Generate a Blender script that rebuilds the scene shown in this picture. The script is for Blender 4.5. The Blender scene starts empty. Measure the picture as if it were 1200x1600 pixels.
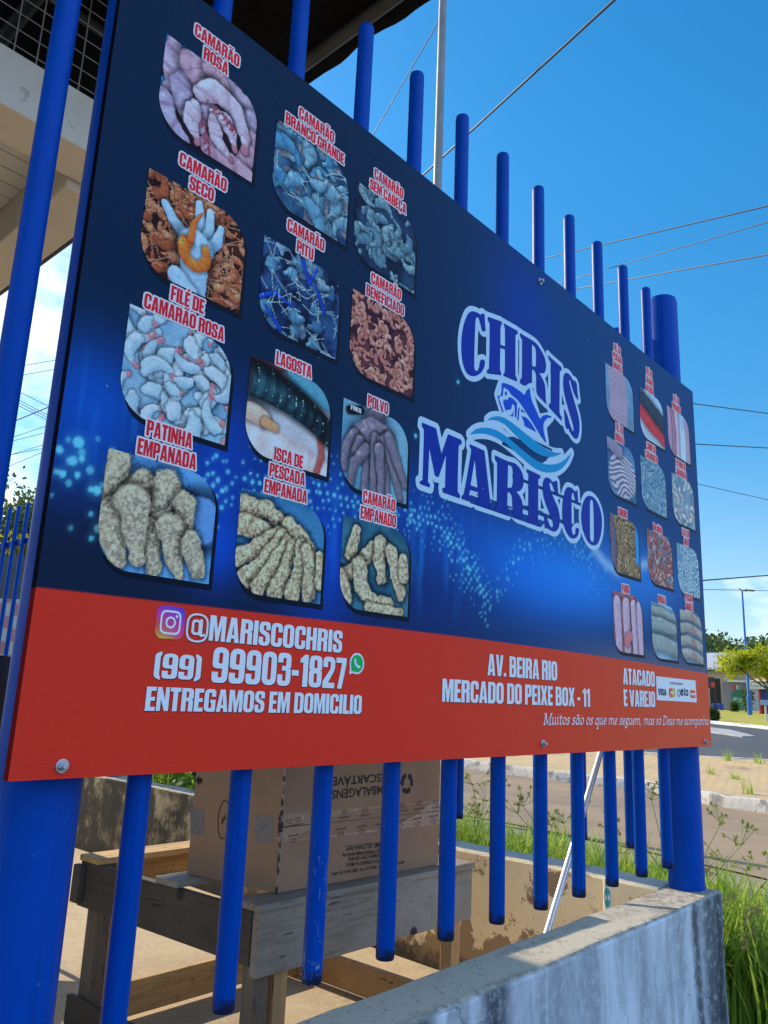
import bpy, math, random
import numpy as np
from mathutils import Vector, Matrix
from mathutils.geometry import tessellate_polygon

C = bpy.context.scene
random.seed(7); rng = np.random.default_rng(11)

# ------------------------------------------------------------------ camera
# Metres. Origin = lower left corner of the banner, x along the banner, y away from the camera, z up.
F_PX = 1216.2
YAW, PITCH, ROLL = 0.8276, 0.2303, 0.0425
CAM = np.array([-0.48603, -1.11536, 0.13548])
_f = np.array([math.sin(YAW)*math.cos(PITCH), math.cos(YAW)*math.cos(PITCH), math.sin(PITCH)])
_r = np.array([math.cos(YAW), -math.sin(YAW), 0.0]); _u = np.cross(_r, _f)
RT = math.cos(ROLL)*_r + math.sin(ROLL)*_u
UP = -math.sin(ROLL)*_r + math.cos(ROLL)*_u
cam_d = bpy.data.cameras.new('camera'); cam = bpy.data.objects.new('camera', cam_d); C.collection.objects.link(cam)
cam.matrix_world = Matrix(((RT[0], UP[0], -_f[0], CAM[0]), (RT[1], UP[1], -_f[1], CAM[1]), (RT[2], UP[2], -_f[2], CAM[2]), (0, 0, 0, 1)))
cam_d.sensor_fit = 'VERTICAL'; cam_d.sensor_height = 36.0; cam_d.lens = F_PX/1600*36.0
cam_d.clip_start = 0.02; cam_d.clip_end = 2000
C.camera = cam
C.render.resolution_x, C.render.resolution_y = 768, 1024

# ------------------------------------------------------------------ light
SUN_EL, SUN_AZ = math.radians(33), math.radians(-2.0)     # azimuth measured from +y towards +x
SUN_STRENGTH, SKY_STRENGTH, EXPOSURE = 3.75, 0.15, 0.75
world = bpy.data.worlds.new('World'); C.world = world; world.use_nodes = True
nt = world.node_tree; nt.nodes.clear()
N = nt.nodes.new; L = nt.links.new
wo = N('ShaderNodeOutputWorld'); bg = N('ShaderNodeBackground'); sky = N('ShaderNodeTexSky')
sky.sky_type = 'NISHITA'; sky.sun_disc = False; sky.sun_elevation = SUN_EL; sky.sun_rotation = SUN_AZ
sky.air_density = 1.0; sky.dust_density = 0.3; sky.ozone_density = 2.5; sky.altitude = 100
hsv = N('ShaderNodeHueSaturation'); hsv.inputs['Saturation'].default_value = 1.36; hsv.inputs['Value'].default_value = 1.0; hsv.inputs['Hue'].default_value = 0.491
L(sky.outputs[0], hsv.inputs['Color'])
tc = N('ShaderNodeTexCoord'); sep = N('ShaderNodeSeparateXYZ'); L(tc.outputs['Generated'], sep.inputs[0])
def wmath(op, a, b=None, clamp=False):
    n = N('ShaderNodeMath'); n.operation = op; n.use_clamp = clamp
    for i, v in enumerate((a, b)):
        if v is None: continue
        if isinstance(v, (int, float)): n.inputs[i].default_value = v
        else: L(v, n.inputs[i])
    return n.outputs[0]
mp = N('ShaderNodeMapping'); mp.inputs['Scale'].default_value = (1.0, 1.0, 2.6); L(tc.outputs['Generated'], mp.inputs[0])
nz = N('ShaderNodeTexNoise'); nz.inputs['Scale'].default_value = 4.2; nz.inputs['Detail'].default_value = 9; nz.inputs['Roughness'].default_value = 0.58
L(mp.outputs[0], nz.inputs['Vector'])
sat = N('ShaderNodeMapRange'); sat.inputs['From Min'].default_value = 0.0; sat.inputs['From Max'].default_value = 0.30; sat.inputs['To Min'].default_value = 1.0; sat.inputs['To Max'].default_value = 1.38
L(sep.outputs[2], sat.inputs['Value']); L(sat.outputs[0], hsv.inputs['Saturation']); vv = N('ShaderNodeMapRange'); vv.inputs['From Max'].default_value = 0.60; vv.inputs['To Min'].default_value = 0.62; vv.inputs['To Max'].default_value = 0.93; L(sep.outputs[2], vv.inputs['Value']); L(vv.outputs[0], hsv.inputs['Value'])
# broad banks towards the sun side, thin low streaks elsewhere
towards = wmath('ADD', wmath('MULTIPLY', sep.outputs[1], 1.0), wmath('MULTIPLY', sep.outputs[0], -0.55))
bank = wmath('MULTIPLY', wmath('SUBTRACT', towards, 0.42), 0.80)
low = wmath('MULTIPLY', wmath('SUBTRACT', 0.17, wmath('ABSOLUTE', wmath('SUBTRACT', sep.outputs[2], 0.03))), 1.05)
south = wmath('MULTIPLY', wmath('SUBTRACT', wmath('MULTIPLY', sep.outputs[1], -1.0), 0.05), 0.9)   # bluish veil added in the unseen south to brighten the shaded fronts
bias = wmath('MAXIMUM', bank, low)
dens = wmath('MULTIPLY', wmath('SUBTRACT', wmath('ADD', nz.outputs['Fac'], bias), 0.60), 4.5, True)
mixc = N('ShaderNodeMix'); mixc.data_type = 'RGBA'; mixc.clamp_factor = True
L(dens, mixc.inputs[0]); L(hsv.outputs[0], mixc.inputs[6]); mixc.inputs[7].default_value = (5.9, 6.4, 7.0, 1)
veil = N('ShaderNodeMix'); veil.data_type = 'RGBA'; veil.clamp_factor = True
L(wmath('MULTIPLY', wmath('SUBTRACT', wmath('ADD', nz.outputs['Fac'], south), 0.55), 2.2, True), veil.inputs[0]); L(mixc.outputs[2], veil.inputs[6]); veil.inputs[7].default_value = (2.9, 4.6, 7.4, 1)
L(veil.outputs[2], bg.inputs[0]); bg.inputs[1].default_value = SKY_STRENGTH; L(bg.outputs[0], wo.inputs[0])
sd = bpy.data.lights.new('sun', 'SUN'); sd.energy = SUN_STRENGTH; sd.angle = math.radians(0.5); sd.color = (1.0, 0.88, 0.70)
sun = bpy.data.objects.new('sun', sd); C.collection.objects.link(sun)
sdir = Vector((math.sin(SUN_AZ)*math.cos(SUN_EL), math.cos(SUN_AZ)*math.cos(SUN_EL), math.sin(SUN_EL)))
sun.rotation_euler = sdir.to_track_quat('Z', 'Y').to_euler(); sun.location = (0, 8, 12)
vs = C.view_settings; vs.view_transform = 'Standard'; vs.look = 'None'; vs.gamma = 1.0; vs.exposure = EXPOSURE
C.cycles.max_bounces = 8; C.cycles.use_denoising = True

# ------------------------------------------------------------------ measuring helpers (photo pixel -> point on a plane of the place)
def ray(u, v): return _f + RT*((u-600)/F_PX) - UP*((v-800)/F_PX)
def on_y(u, v, y=0.0): d = ray(u, v); return CAM + d*((y-CAM[1])/d[1])
def on_x(u, v, x): d = ray(u, v); return CAM + d*((x-CAM[0])/d[0])
def on_z(u, v, z): d = ray(u, v); return CAM + d*((z-CAM[2])/d[2])
def terrain(x):
    return -1.3 + 0.025*np.clip(np.asarray(x, float)-10.0, 0, 60)
def on_ground(u, v):
    d = ray(u, v); a, b = 0.5, 400.0
    for _ in range(60):
        m = (a+b)/2; p = CAM + d*m
        if p[2] > terrain(p[0]): a = m
        else: b = m
    return CAM + d*b
def S(u, v): p = on_y(u, v, 0.0); return (p[0], p[2])      # banner plane

# ------------------------------------------------------------------ object helpers
class MB:
    def __init__(s): s.v = []; s.f = []
    def add(s, vs_, fs):
        o = len(s.v); s.v += [tuple(map(float, p)) for p in vs_]; s.f += [tuple(o+i for i in f) for f in fs]; return s
    def box(s, x0, x1, y0, y1, z0, z1):
        return s.add([(x0,y0,z0),(x1,y0,z0),(x1,y1,z0),(x0,y1,z0),(x0,y0,z1),(x1,y0,z1),(x1,y1,z1),(x0,y1,z1)],
                     [(0,3,2,1),(4,5,6,7),(0,1,5,4),(1,2,6,5),(2,3,7,6),(3,0,4,7)])
    def tube(s, pts, r, n=12, caps=True):
        pts = [np.array(p, float) for p in pts]; rs = r if isinstance(r, (list, tuple)) else [r]*len(pts)
        rings = []; ref = None
        for i, p in enumerate(pts):
            t = pts[min(i+1, len(pts)-1)] - pts[max(i-1, 0)]; t = t/(np.linalg.norm(t)+1e-12)
            if ref is None: ref = np.array([1., 0, 0]) if abs(t[0]) < .9 else np.array([0, 1., 0])
            a = np.cross(t, ref); a /= np.linalg.norm(a)+1e-12; b = np.cross(t, a); ref = np.cross(a, t) if False else ref
            rings.append([p + rs[i]*(math.cos(2*math.pi*k/n)*a + math.sin(2*math.pi*k/n)*b) for k in range(n)])
        vs_ = [q for rg in rings for q in rg]; fs = []
        for i in range(len(pts)-1):
            for k in range(n):
                k2 = (k+1) % n; fs.append((i*n+k, (i+1)*n+k, (i+1)*n+k2, i*n+k2))
        if caps: fs.append(tuple(range(n))); fs.append(tuple((len(pts)-1)*n+k for k in range(n-1, -1, -1)))
        return s.add(vs_, fs)
    def build(s, name, m, parent=None, smooth=False, bevel=0, seg=2):
        me = bpy.data.meshes.new(name); me.from_pydata(s.v, [], s.f); me.validate(); me.update()
        return obj(name, me, m, parent, smooth, bevel, seg)
def obj(name, me, m, parent=None, smooth=False, bevel=0, seg=2):
    o = bpy.data.objects.new(name, me); C.collection.objects.link(o)
    if m is not None: me.materials.append(m)
    if parent is not None: o.parent = parent
    if smooth:
        me.polygons.foreach_set('use_smooth', [True]*len(me.polygons))
        try: me.set_sharp_from_angle(angle=math.radians(40))
        except Exception: pass
    if bevel:
        b = o.modifiers.new('bevel', 'BEVEL'); b.width = bevel; b.segments = seg; b.limit_method = 'ANGLE'
    return o
def tag(o, label=None, cat=None, group=None, kind=None):
    if label: o['label'] = label
    if cat: o['category'] = cat
    if group: o['group'] = group
    if kind: o['kind'] = kind
    return o
def thing(name, label, cat, loc=(0, 0, 0), rz=0, group=None):
    o = bpy.data.objects.new(name, None); C.collection.objects.link(o); o.location = loc; o.rotation_euler = (0, 0, rz)
    o.empty_display_size = .1
    return tag(o, label, cat, group)

# ------------------------------------------------------------------ materials
def lin(c):
    c = np.asarray(c, float)/255.0
    return np.where(c <= .04045, c/12.92, ((c+.055)/1.055)**2.4)
class Mat:
    def __init__(s, name, col=(.5, .5, .5), rough=.6, metal=0, spec=.5):
        s.m = bpy.data.materials.new(name); s.m.use_nodes = True; s.t = s.m.node_tree; s.b = s.t.nodes['Principled BSDF']
        s.b.inputs['Base Color'].default_value = (*col, 1); s.b.inputs['Roughness'].default_value = rough
        s.b.inputs['Metallic'].default_value = metal; s.b.inputs['Specular IOR Level'].default_value = spec
        s.col = None; s.base = col
    def n(s, t, **k):
        nd = s.t.nodes.new(t)
        for a, v in k.items(): setattr(nd, a, v)
        return nd
    def link(s, a, b): s.t.links.new(a, b)
    def coord(s, scale=(1, 1, 1), kind='Object', rot=(0, 0, 0)):
        t = s.n('ShaderNodeTexCoord'); mpn = s.n('ShaderNodeMapping'); mpn.inputs['Scale'].default_value = scale; mpn.inputs['Rotation'].default_value = rot
        s.link(t.outputs[kind], mpn.inputs[0]); return mpn.outputs[0]
    def noise(s, scale=5, detail=6, rough=.6, vec=None, sc=(1, 1, 1), dist=0):
        nd = s.n('ShaderNodeTexNoise'); nd.inputs['Scale'].default_value = scale; nd.inputs['Detail'].default_value = detail
        nd.inputs['Roughness'].default_value = rough; nd.inputs['Distortion'].default_value = dist
        s.link(vec if vec is not None else s.coord(sc), nd.inputs['Vector']); return nd.outputs['Fac']
    def ramp(s, fac, a, b):      # smooth step a..b
        nd = s.n('ShaderNodeMapRange'); nd.interpolation_type = 'SMOOTHSTEP'
        nd.inputs['From Min'].default_value = a; nd.inputs['From Max'].default_value = b
        s.link(fac, nd.inputs['Value']); return nd.outputs[0]
    def math(s, op, a, b=0, clamp=False):
        nd = s.n('ShaderNodeMath', operation=op, use_clamp=clamp)
        for i, v in enumerate((a, b)):
            if isinstance(v, (int, float)): nd.inputs[i].default_value = v
            else: s.link(v, nd.inputs[i])
        return nd.outputs[0]
    def mix(s, fac, col, mode='MIX'):   # blend col over what the colour is so far
        nd = s.n('ShaderNodeMix', data_type='RGBA', blend_type=mode); nd.clamp_factor = True
        if isinstance(fac, (int, float)): nd.inputs[0].default_value = fac
        else: s.link(fac, nd.inputs[0])
        if s.col is None: nd.inputs[6].default_value = (*s.base, 1)
        else: s.link(s.col, nd.inputs[6])
        if isinstance(col, tuple): nd.inputs[7].default_value = (*col, 1)
        else: s.link(col, nd.inputs[7])
        s.col = nd.outputs[2]; s.link(s.col, s.b.inputs['Base Color']); return s
    def vcol(s, layer='Col'):
        a = s.n('ShaderNodeVertexColor', layer_name=layer); s.col = a.outputs['Color']; s.link(s.col, s.b.inputs['Base Color']); return s
    def bump(s, h, strength=.3, dist=.01):
        b = s.n('ShaderNodeBump'); b.inputs['Strength'].default_value = strength; b.inputs['Distance'].default_value = dist
        s.link(h, b.inputs['Height'])
        if s.b.inputs['Normal'].is_linked: s.link(s.b.inputs['Normal'].links[0].from_socket, b.inputs['Normal'])
        s.link(b.outputs[0], s.b.inputs['Normal']); return s
    def rough(s, fac, lo, hi):
        nd = s.n('ShaderNodeMapRange'); nd.inputs['To Min'].default_value = lo; nd.inputs['To Max'].default_value = hi
        s.link(fac, nd.inputs['Value']); s.link(nd.outputs[0], s.b.inputs['Roughness']); return s
    def xyz(s, kind='Object'):
        t = s.n('ShaderNodeTexCoord'); sp = s.n('ShaderNodeSeparateXYZ'); s.link(t.outputs[kind], sp.inputs[0]); return sp.outputs
    def nrm(s):
        g = s.n('ShaderNodeNewGeometry'); sp = s.n('ShaderNodeSeparateXYZ'); s.link(g.outputs['Normal'], sp.inputs[0]); return sp.outputs
def simple(name, col, rough=.6, metal=0, var=.25, scale=6, spec=.5):
    k = Mat(name, col, rough, metal, spec); nn = k.noise(scale, 5, .6)
    k.mix(k.ramp(nn, .35, .75), tuple(c*(1-var) for c in col)); k.rough(nn, max(.05, rough-.12), min(1, rough+.12)); return k.m

# blue paint of the fence, chipped to dark bare steel at the cut ends (local z, see fence)
def blue_paint(name, zlo=None, scr=0.0):
    k = Mat(name, (.0, .060, .37), .48, 0, .35); k.b.inputs['IOR'].default_value = 1.22
    n1 = k.noise(9, 5, .6); k.mix(k.ramp(n1, .45, .8), (.0, .044, .285))
    n2 = k.noise(60, 4, .7); k.mix(k.math('MULTIPLY', k.ramp(n2, .70, .74), .7), (.20, .25, .33))
    z = k.xyz()[2]
    if zlo is not None:
        e = k.math('ADD', k.math('SUBTRACT', z, zlo), k.math('MULTIPLY', k.math('SUBTRACT', k.noise(24, 6, .75), .5), .11))
        k.mix(k.math('MULTIPLY', k.math('SUBTRACT', 1, k.ramp(e, .010, .032)), .95), (.014, .015, .02))
        du = k.noise(14, 6, .7, sc=(1, 1, .35)); k.mix(k.math('MULTIPLY', k.ramp(du, .55, .78), .30), (.03, .06, .16))
    dr = k.noise(1.0, 5, .6, k.coord((28, 28, 1.1))); k.mix(k.math('MULTIPLY', k.ramp(dr, .50, .75), .45), (.0, .022, .17))
    sc_ = k.noise(1, 4, .7, k.coord((60, 60, 5), rot=(.15, .1, 0))); k.mix(k.math('MULTIPLY', k.math('MULTIPLY', k.ramp(sc_, .685, .70), k.ramp(k.noise(3.1, 3), .52, .6)), .8), (.004, .012, .07))
    if scr:
        v = k.coord((10, 10, 3.0), rot=(.5, .6, .2)); w = k.noise(5, 9, .8, v, dist=1.5)
        band = k.math('MULTIPLY', k.ramp(w, .57, .63), k.math('MULTIPLY', k.math('SUBTRACT', 1, k.ramp(z, -.16, -.06)), .75))
        k.mix(band, (.30, .36, .48))
    k.rough(n1, .34, .52); k.bump(k.noise(45, 4), .06, .004); return k.m
def concrete_wall():
    k = Mat('weathered_white_render', (.66, .68, .71), .9)
    nx, ny, nz_ = k.nrm(); x, y, z = k.xyz()
    big = k.noise(1.3, 5, .6); k.mix(k.ramp(big, .4, .75), (.54, .56, .59))
    st = k.noise(1.0, 7, .68, k.coord((5, 5, .85)), dist=1.0)
    top = k.ramp(z, -1.25, -.52)
    fine = k.noise(30, 6, .75)
    # black mould runs hanging from the coping
    run = k.math('MULTIPLY', k.ramp(k.math('ADD', st, k.math('MULTIPLY', top, .20)), .58, .80), k.ramp(fine, .15, .62))
    k.mix(k.math('MULTIPLY', run, .55), (.07, .075, .085))
    # two heavy stains near the free corner
    for cx_, w_ in ((2.50, .10), (2.36, .035), (2.58, .04), (1.18, .06), (.9, .05)):
        d = k.math('ABSOLUTE', k.math('SUBTRACT', k.math('ADD', x, k.math('MULTIPLY', k.math('SUBTRACT', st, .5), .12)), cx_))
        m_ = k.math('MULTIPLY', k.math('SUBTRACT', 1, k.ramp(d, w_*.3, w_*1.4)), k.ramp(fine, .22, .54))
        k.mix(k.math('MULTIPLY', m_, .86), (.03, .032, .04))
    vc = k.n('ShaderNodeTexVoronoi', feature='DISTANCE_TO_EDGE'); vc.inputs['Scale'].default_value = 2.6; wv = k.n('ShaderNodeVectorMath', operation='ADD'); nv = k.n('ShaderNodeTexNoise'); nv.inputs['Scale'].default_value = 6; nv.inputs['Detail'].default_value = 6; k.link(k.coord(), nv.inputs['Vector']); sv = k.n('ShaderNodeVectorMath', operation='SCALE'); sv.inputs['Scale'].default_value = .22; k.link(nv.outputs['Color'], sv.inputs[0]); k.link(k.coord(), wv.inputs[0]); k.link(sv.outputs[0], wv.inputs[1]); k.link(wv.outputs[0], vc.inputs['Vector'])
    crk = k.math('MULTIPLY', k.math('SUBTRACT', 1, k.ramp(vc.outputs['Distance'], .001, .007)), k.ramp(k.noise(1.7, 3), .50, .60)); k.mix(k.math('MULTIPLY', crk, .75), (.07, .075, .085))
    por = k.ramp(k.noise(85, 3, .6), .67, .72); k.mix(k.math('MULTIPLY', por, .55), (.16, .17, .19))
    # horizontal top: bare grey cement with soot freckles
    flat = k.ramp(nz_, .5, .9)
    k.mix(flat, (.43, .375, .285))
    fl2 = k.math('MULTIPLY', flat, k.ramp(k.noise(7, 7, .7), .50, .72)); k.mix(k.math('MULTIPLY', fl2, .6), (.16, .14, .11)); eg = k.math('MULTIPLY', flat, k.math('MULTIPLY', k.math('ADD', k.math('SUBTRACT', 1, k.ramp(y, .0, .04)), k.ramp(x, 1.75, 2.5), True), k.ramp(fine, .42, .62))); k.mix(k.math('MULTIPLY', eg, .7), (.09, .085, .08))
    fl3 = k.math('MULTIPLY', flat, k.ramp(k.noise(70, 5, .7), .56, .68)); k.mix(k.math('MULTIPLY', fl3, .7), (.06, .055, .05))
    k.bump(k.noise(60, 6, .75), .5, .006); k.bump(k.noise(9, 5), .35, .01); return k.m
def cream_wall():
    k = Mat('peeling_cream_render', (.84, .68, .43), .9)
    nx, ny, nz_ = k.nrm(); x, y, z = k.xyz()
    k.mix(k.ramp(k.noise(3, 5), .4, .8), (.76, .60, .37))
    p = k.noise(3.4, 9, .72); low_ = k.math('SUBTRACT', 1, k.ramp(z, -1.1, -.62))
    peel = k.ramp(k.math('ADD', p, k.math('MULTIPLY', low_, .24)), .60, .615); k.mix(peel, (.30, .20, .11))
    sp_ = k.ramp(k.noise(26, 5, .7), .66, .69); k.mix(k.math('MULTIPLY', sp_, .8), (.24, .15, .09))
    # far end is black with mould and pale patches
    far = k.ramp(y, 1.9, 3.0)
    k.mix(k.math('MULTIPLY', far, .55), (.17, .155, .12))
    fm = k.math('MULTIPLY', far, k.ramp(k.math('ADD', k.noise(3.2, 9, .75), k.math('MULTIPLY', k.noise(1, 4, .6, k.coord((1, 5, .6))), .5)), .62, .80)); k.mix(k.math('MULTIPLY', fm, .95), (.020, .019, .017))
    # mould creeping up from the floor and hanging under the coping
    foot = k.math('SUBTRACT', k.math('ADD', z, k.math('MULTIPLY', k.noise(5, 7, .7), .34)), -.80)
    k.mix(k.math('MULTIPLY', k.math('SUBTRACT', 1, k.ramp(foot, -.03, .07)), .95), (.022, .018, .014))
    hang = k.math('MULTIPLY', k.ramp(k.noise(5.5, 7, .7), .52, .62), k.ramp(z, -.82, -.58)); k.mix(k.math('MULTIPLY', hang, .85), (.06, .045, .03))
    flat = k.ramp(nz_, .5, .9); k.mix(flat, (.46, .43, .36)); k.mix(k.math('MULTIPLY', flat, k.ramp(k.noise(9, 7, .7), .5, .7)), (.14, .13, .12))
    k.bump(k.noise(40, 6, .75), .45, .006); k.bump(peel, -.4, .004); return k.m
def wood(name, col, grey, amount, scale=1.0, along='x'):
    k = Mat(name, col, .75)
    sc = (1.2, 14, 14) if along == 'x' else ((14, 1.2, 14) if along == 'y' else (14, 14, 1.2))
    g = k.noise(4*scale, 8, .65, k.coord(sc), dist=.8)
    k.mix(k.ramp(g, .40, .70), tuple(c*.50 for c in col)); gb = k.noise(1.4, 4, .6, k.coord(tuple(max(1, c*.35) for c in sc))); k.mix(k.math('MULTIPLY', k.ramp(gb, .45, .7), .5), tuple(c*.7 for c in grey))
    k.mix(k.math('MULTIPLY', k.ramp(k.noise(2.3, 5), .35, .65), amount), grey)
    saw = k.noise(3, 4, .6, k.coord((38, 38, 9), rot=(.0, .7, .0))); k.mix(k.math('MULTIPLY', k.ramp(saw, .58, .66), .35), tuple(c*.35 for c in grey))
    cr = k.noise(2.2, 3, .5, k.coord(tuple(c*2.6 for c in sc)), dist=.3); k.mix(k.math('MULTIPLY', k.ramp(cr, .665, .69), .9), tuple(c*.12 for c in grey))
    ed = k.noise(5, 6, .7); k.mix(k.math('MULTIPLY', k.ramp(ed, .56, .72), .45*amount), tuple(c*.22 for c in grey))
    v = k.n('ShaderNodeTexVoronoi'); v.inputs['Scale'].default_value = 3.6; k.link(k.coord((1, 1, 1)), v.inputs['Vector'])
    k.mix(k.math('SUBTRACT', 1, k.ramp(v.outputs['Distance'], .05, .085)), (.018, .014, .012))
    k.bump(g, .4, .004); k.bump(saw, .25, .002); return k.m

# ================================================================== flat lettering: glyph outlines and fills
def rp(pts, n=6):
    """closed polygon with rounded corners: items (x, y[, r])"""
    out = []; P = [(p[0], p[1], p[2] if len(p) > 2 else 0) for p in pts]; m = len(P)
    for i, (x, y, r) in enumerate(P):
        if r <= 0: out.append((x, y)); continue
        a = np.array(P[i-1][:2]) - (x, y); b = np.array(P[(i+1) % m][:2]) - (x, y)
        la, lb = np.linalg.norm(a), np.linalg.norm(b); k = min(r, la*.49, lb*.49); p0 = a/la*k; p1 = b/lb*k
        for j in range(n+1):
            t = j/n; q = (1-t)**2*p0 + t**2*p1; out.append((x+q[0], y+q[1]))
    return out
def rr(x0, y0, x1, y1, r): return rp([(x0,y0,r),(x1,y0,r),(x1,y1,r),(x0,y1,r)])
G = {}
def g(ch, w, *shapes): G[ch] = (w, [(s if isinstance(s, tuple) and isinstance(s[0], list) else (s, [])) for s in shapes])
O_ = (rr(0,0,.52,1,.24), [rr(.2,.16,.32,.84,.06)])
g('O', .52, O_); g('0', .52, O_); g('Q', .52, O_, rp([(.3,.1),(.42,-.1),(.56,-.02),(.46,.14)]))
g('A', .54, (rp([(0,0),(.19,0),(.21,.17),(.33,.17),(.35,0),(.54,0),(.39,1),(.15,1)]), [rp([(.225,.31),(.315,.31),(.27,.74)])]))
g('B', .52, (rp([(0,0),(.52,0,.2),(.52,.51,.1),(.45,.53),(.5,.56,.06),(.5,1,.2),(0,1)]), [rp([(.2,.15),(.32,.15,.05),(.32,.44,.05),(.2,.44)]), rp([(.2,.59),(.31,.59,.05),(.31,.85,.05),(.2,.85)])]))
C_ = rp([(0,0,.24),(.52,0,.24),(.52,.38),(.33,.38),(.33,.16,.06),(.2,.16,.06),(.2,.84,.06),(.33,.84,.06),(.33,.62),(.52,.62),(.52,1,.24),(0,1,.24)])
g('C', .52, C_); g('Ç', .52, C_, rp([(.2,-.02),(.3,-.02),(.36,-.14),(.24,-.22),(.14,-.2),(.15,-.15),(.24,-.14)]))
g('D', .52, (rp([(0,0),(.52,0,.22),(.52,1,.22),(0,1)]), [rp([(.2,.16),(.32,.16,.06),(.32,.84,.06),(.2,.84)])]))
g('E', .4, rp([(0,0),(.4,0),(.4,.17),(.2,.17),(.2,.42),(.37,.42),(.37,.58),(.2,.58),(.2,.83),(.4,.83),(.4,1),(0,1)]))
g('F', .4, rp([(0,0),(.2,0),(.2,.42),(.37,.42),(.37,.58),(.2,.58),(.2,.83),(.4,.83),(.4,1),(0,1)]))
g('G', .52, rp([(0,0,.24),(.52,0,.1),(.52,.53),(.27,.53),(.27,.4),(.33,.4),(.33,.16,.06),(.2,.16,.06),(.2,.84,.06),(.33,.84,.06),(.33,.66),(.52,.66),(.52,1,.24),(0,1,.24)]))
g('H', .52, rp([(0,0),(.2,0),(.2,.42),(.32,.42),(.32,0),(.52,0),(.52,1),(.32,1),(.32,.59),(.2,.59),(.2,1),(0,1)]))
g('I', .2, rp([(0,0),(.2,0),(.2,1),(0,1)]))
g('J', .28, rp([(0,0),(.28,0,.18),(.28,1),(.08,1),(.08,.16,.04),(0,.16)]))
g('K', .54, rp([(0,0),(.2,0),(.2,.38),(.24,.46),(.34,0),(.55,0),(.39,.55),(.53,1),(.33,1),(.2,.62),(.2,1),(0,1)]))
g('L', .38, rp([(0,0),(.38,0),(.38,.17),(.2,.17),(.2,1),(0,1)]))
g('M', .66, rp([(0,0),(.17,0),(.17,.66),(.27,0),(.39,0),(.49,.66),(.49,0),(.66,0),(.66,1),(.42,1),(.33,.45),(.24,1),(0,1)]))
g('N', .51, rp([(0,0),(.17,0),(.17,.5),(.34,0),(.51,0),(.51,1),(.34,1),(.34,.5),(.18,1),(0,1)]))
g('P', .5, (rp([(0,0),(.2,0),(.2,.38),(.5,.38,.18),(.5,1,.18),(0,1)]), [rp([(.2,.53),(.3,.53,.05),(.3,.85,.05),(.2,.85)])]))
g('R', .52, (rp([(0,0),(.2,0),(.2,.44),(.31,.44,.06),(.31,0),(.51,0),(.51,.48,.08),(.44,.51),(.52,.56,.05),(.52,1,.2),(0,1)]), [rp([(.2,.59),(.31,.59,.05),(.31,.85,.05),(.2,.85)])]))
S_ = rp([(.5,.66),(.31,.66),(.31,.85,.05),(.195,.85,.05),(.195,.66,.06),(.5,.5,.14),(.5,0,.22),(0,0,.22),(0,.36),(.195,.36),(.195,.15,.05),(.31,.15,.05),(.31,.38,.06),(0,.55,.14),(0,1,.22),(.5,1,.22)])
g('S', .5, S_)
g('T', .44, rp([(.12,0),(.32,0),(.32,.83),(.44,.83),(.44,1),(0,1),(0,.83),(.12,.83)]))
g('U', .52, rp([(0,0,.22),(.52,0,.22),(.52,1),(.32,1),(.32,.16,.05),(.2,.16,.05),(.2,1),(0,1)]))
g('V', .54, rp([(.16,0),(.38,0),(.54,1),(.35,1),(.27,.35),(.19,1),(0,1)]))
g('X', .54, rp([(0,0),(.19,0),(.27,.3),(.35,0),(.54,0),(.39,.51),(.53,1),(.34,1),(.27,.74),(.2,1),(.01,1),(.15,.51)]))
g('Z', .42, rp([(0,0),(.42,0),(.42,.17),(.21,.17),(.42,.85),(.42,1),(.02,1),(.02,.83),(.2,.83),(0,.15)]))
g('1', .32, rp([(.12,0),(.32,0),(.32,1),(.17,1),(0,.86),(0,.73),(.12,.76)]))
g('2', .5, rp([(0,0),(.5,0),(.5,.17),(.23,.17),(.5,.6,.15),(.5,1,.22),(0,1,.22),(0,.66),(.19,.66),(.19,.85,.05),(.31,.85,.05),(.31,.62,.05),(0,.2)]))
g('3', .5, rp([(0,0,.22),(.5,0,.22),(.5,.5,.1),(.43,.525),(.5,.56,.06),(.5,1,.2),(0,1,.2),(0,.7),(.19,.7),(.19,.85,.05),(.31,.85,.05),(.31,.6,.04),(.16,.6),(.16,.46),(.31,.46,.04),(.31,.15,.05),(.19,.15,.05),(.19,.34),(0,.34)]))
g('7', .44, rp([(.08,0),(.27,0),(.44,.82),(.44,1),(0,1),(0,.83),(.25,.83)]))
g('8', .52, (rp([(0,0,.2),(.52,0,.2),(.52,.5,.1),(.46,.53),(.52,.56,.06),(.52,1,.2),(0,1,.2),(0,.56,.06),(.06,.53),(0,.5,.1)]), [rr(.2,.14,.32,.44,.05), rr(.2,.6,.32,.86,.05)]))
g('9', .52, (rp([(0,0,.2),(.52,0,.2),(.52,1,.24),(0,1,.24),(0,.4,.18),(.32,.4),(.32,.15,.05),(.2,.15,.05),(.2,.3),(0,.3)]), [rr(.2,.54,.32,.85,.05)]))
g('(', .22, rp([(.22,-.06),(.22,.07),(.18,.14,.06),(.18,.86,.06),(.22,.93),(.22,1.06),(0,.96,.12),(0,.04,.12)]))
g(')', .22, rp([(0,-.06),(.22,.04,.12),(.22,.96,.12),(0,1.06),(0,.93),(.04,.86,.06),(.04,.14,.06),(0,.07)]))
g('-', .26, rp([(0,.33),(.26,.33),(.26,.5),(0,.5)])); g('.', .18, rp([(0,0),(.18,0),(.18,.17),(0,.17)]))
g('@', .86, (rr(0,-.12,.86,1.0,.42), [rr(.075,-.045,.785,.925,.36)]), (rr(.2,.16,.56,.76,.17), [rr(.3,.26,.47,.66,.08)]), rp([(.5,.16),(.62,.1),(.78,.16),(.72,.24),(.63,.2),(.62,.78),(.52,.78)]))
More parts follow.
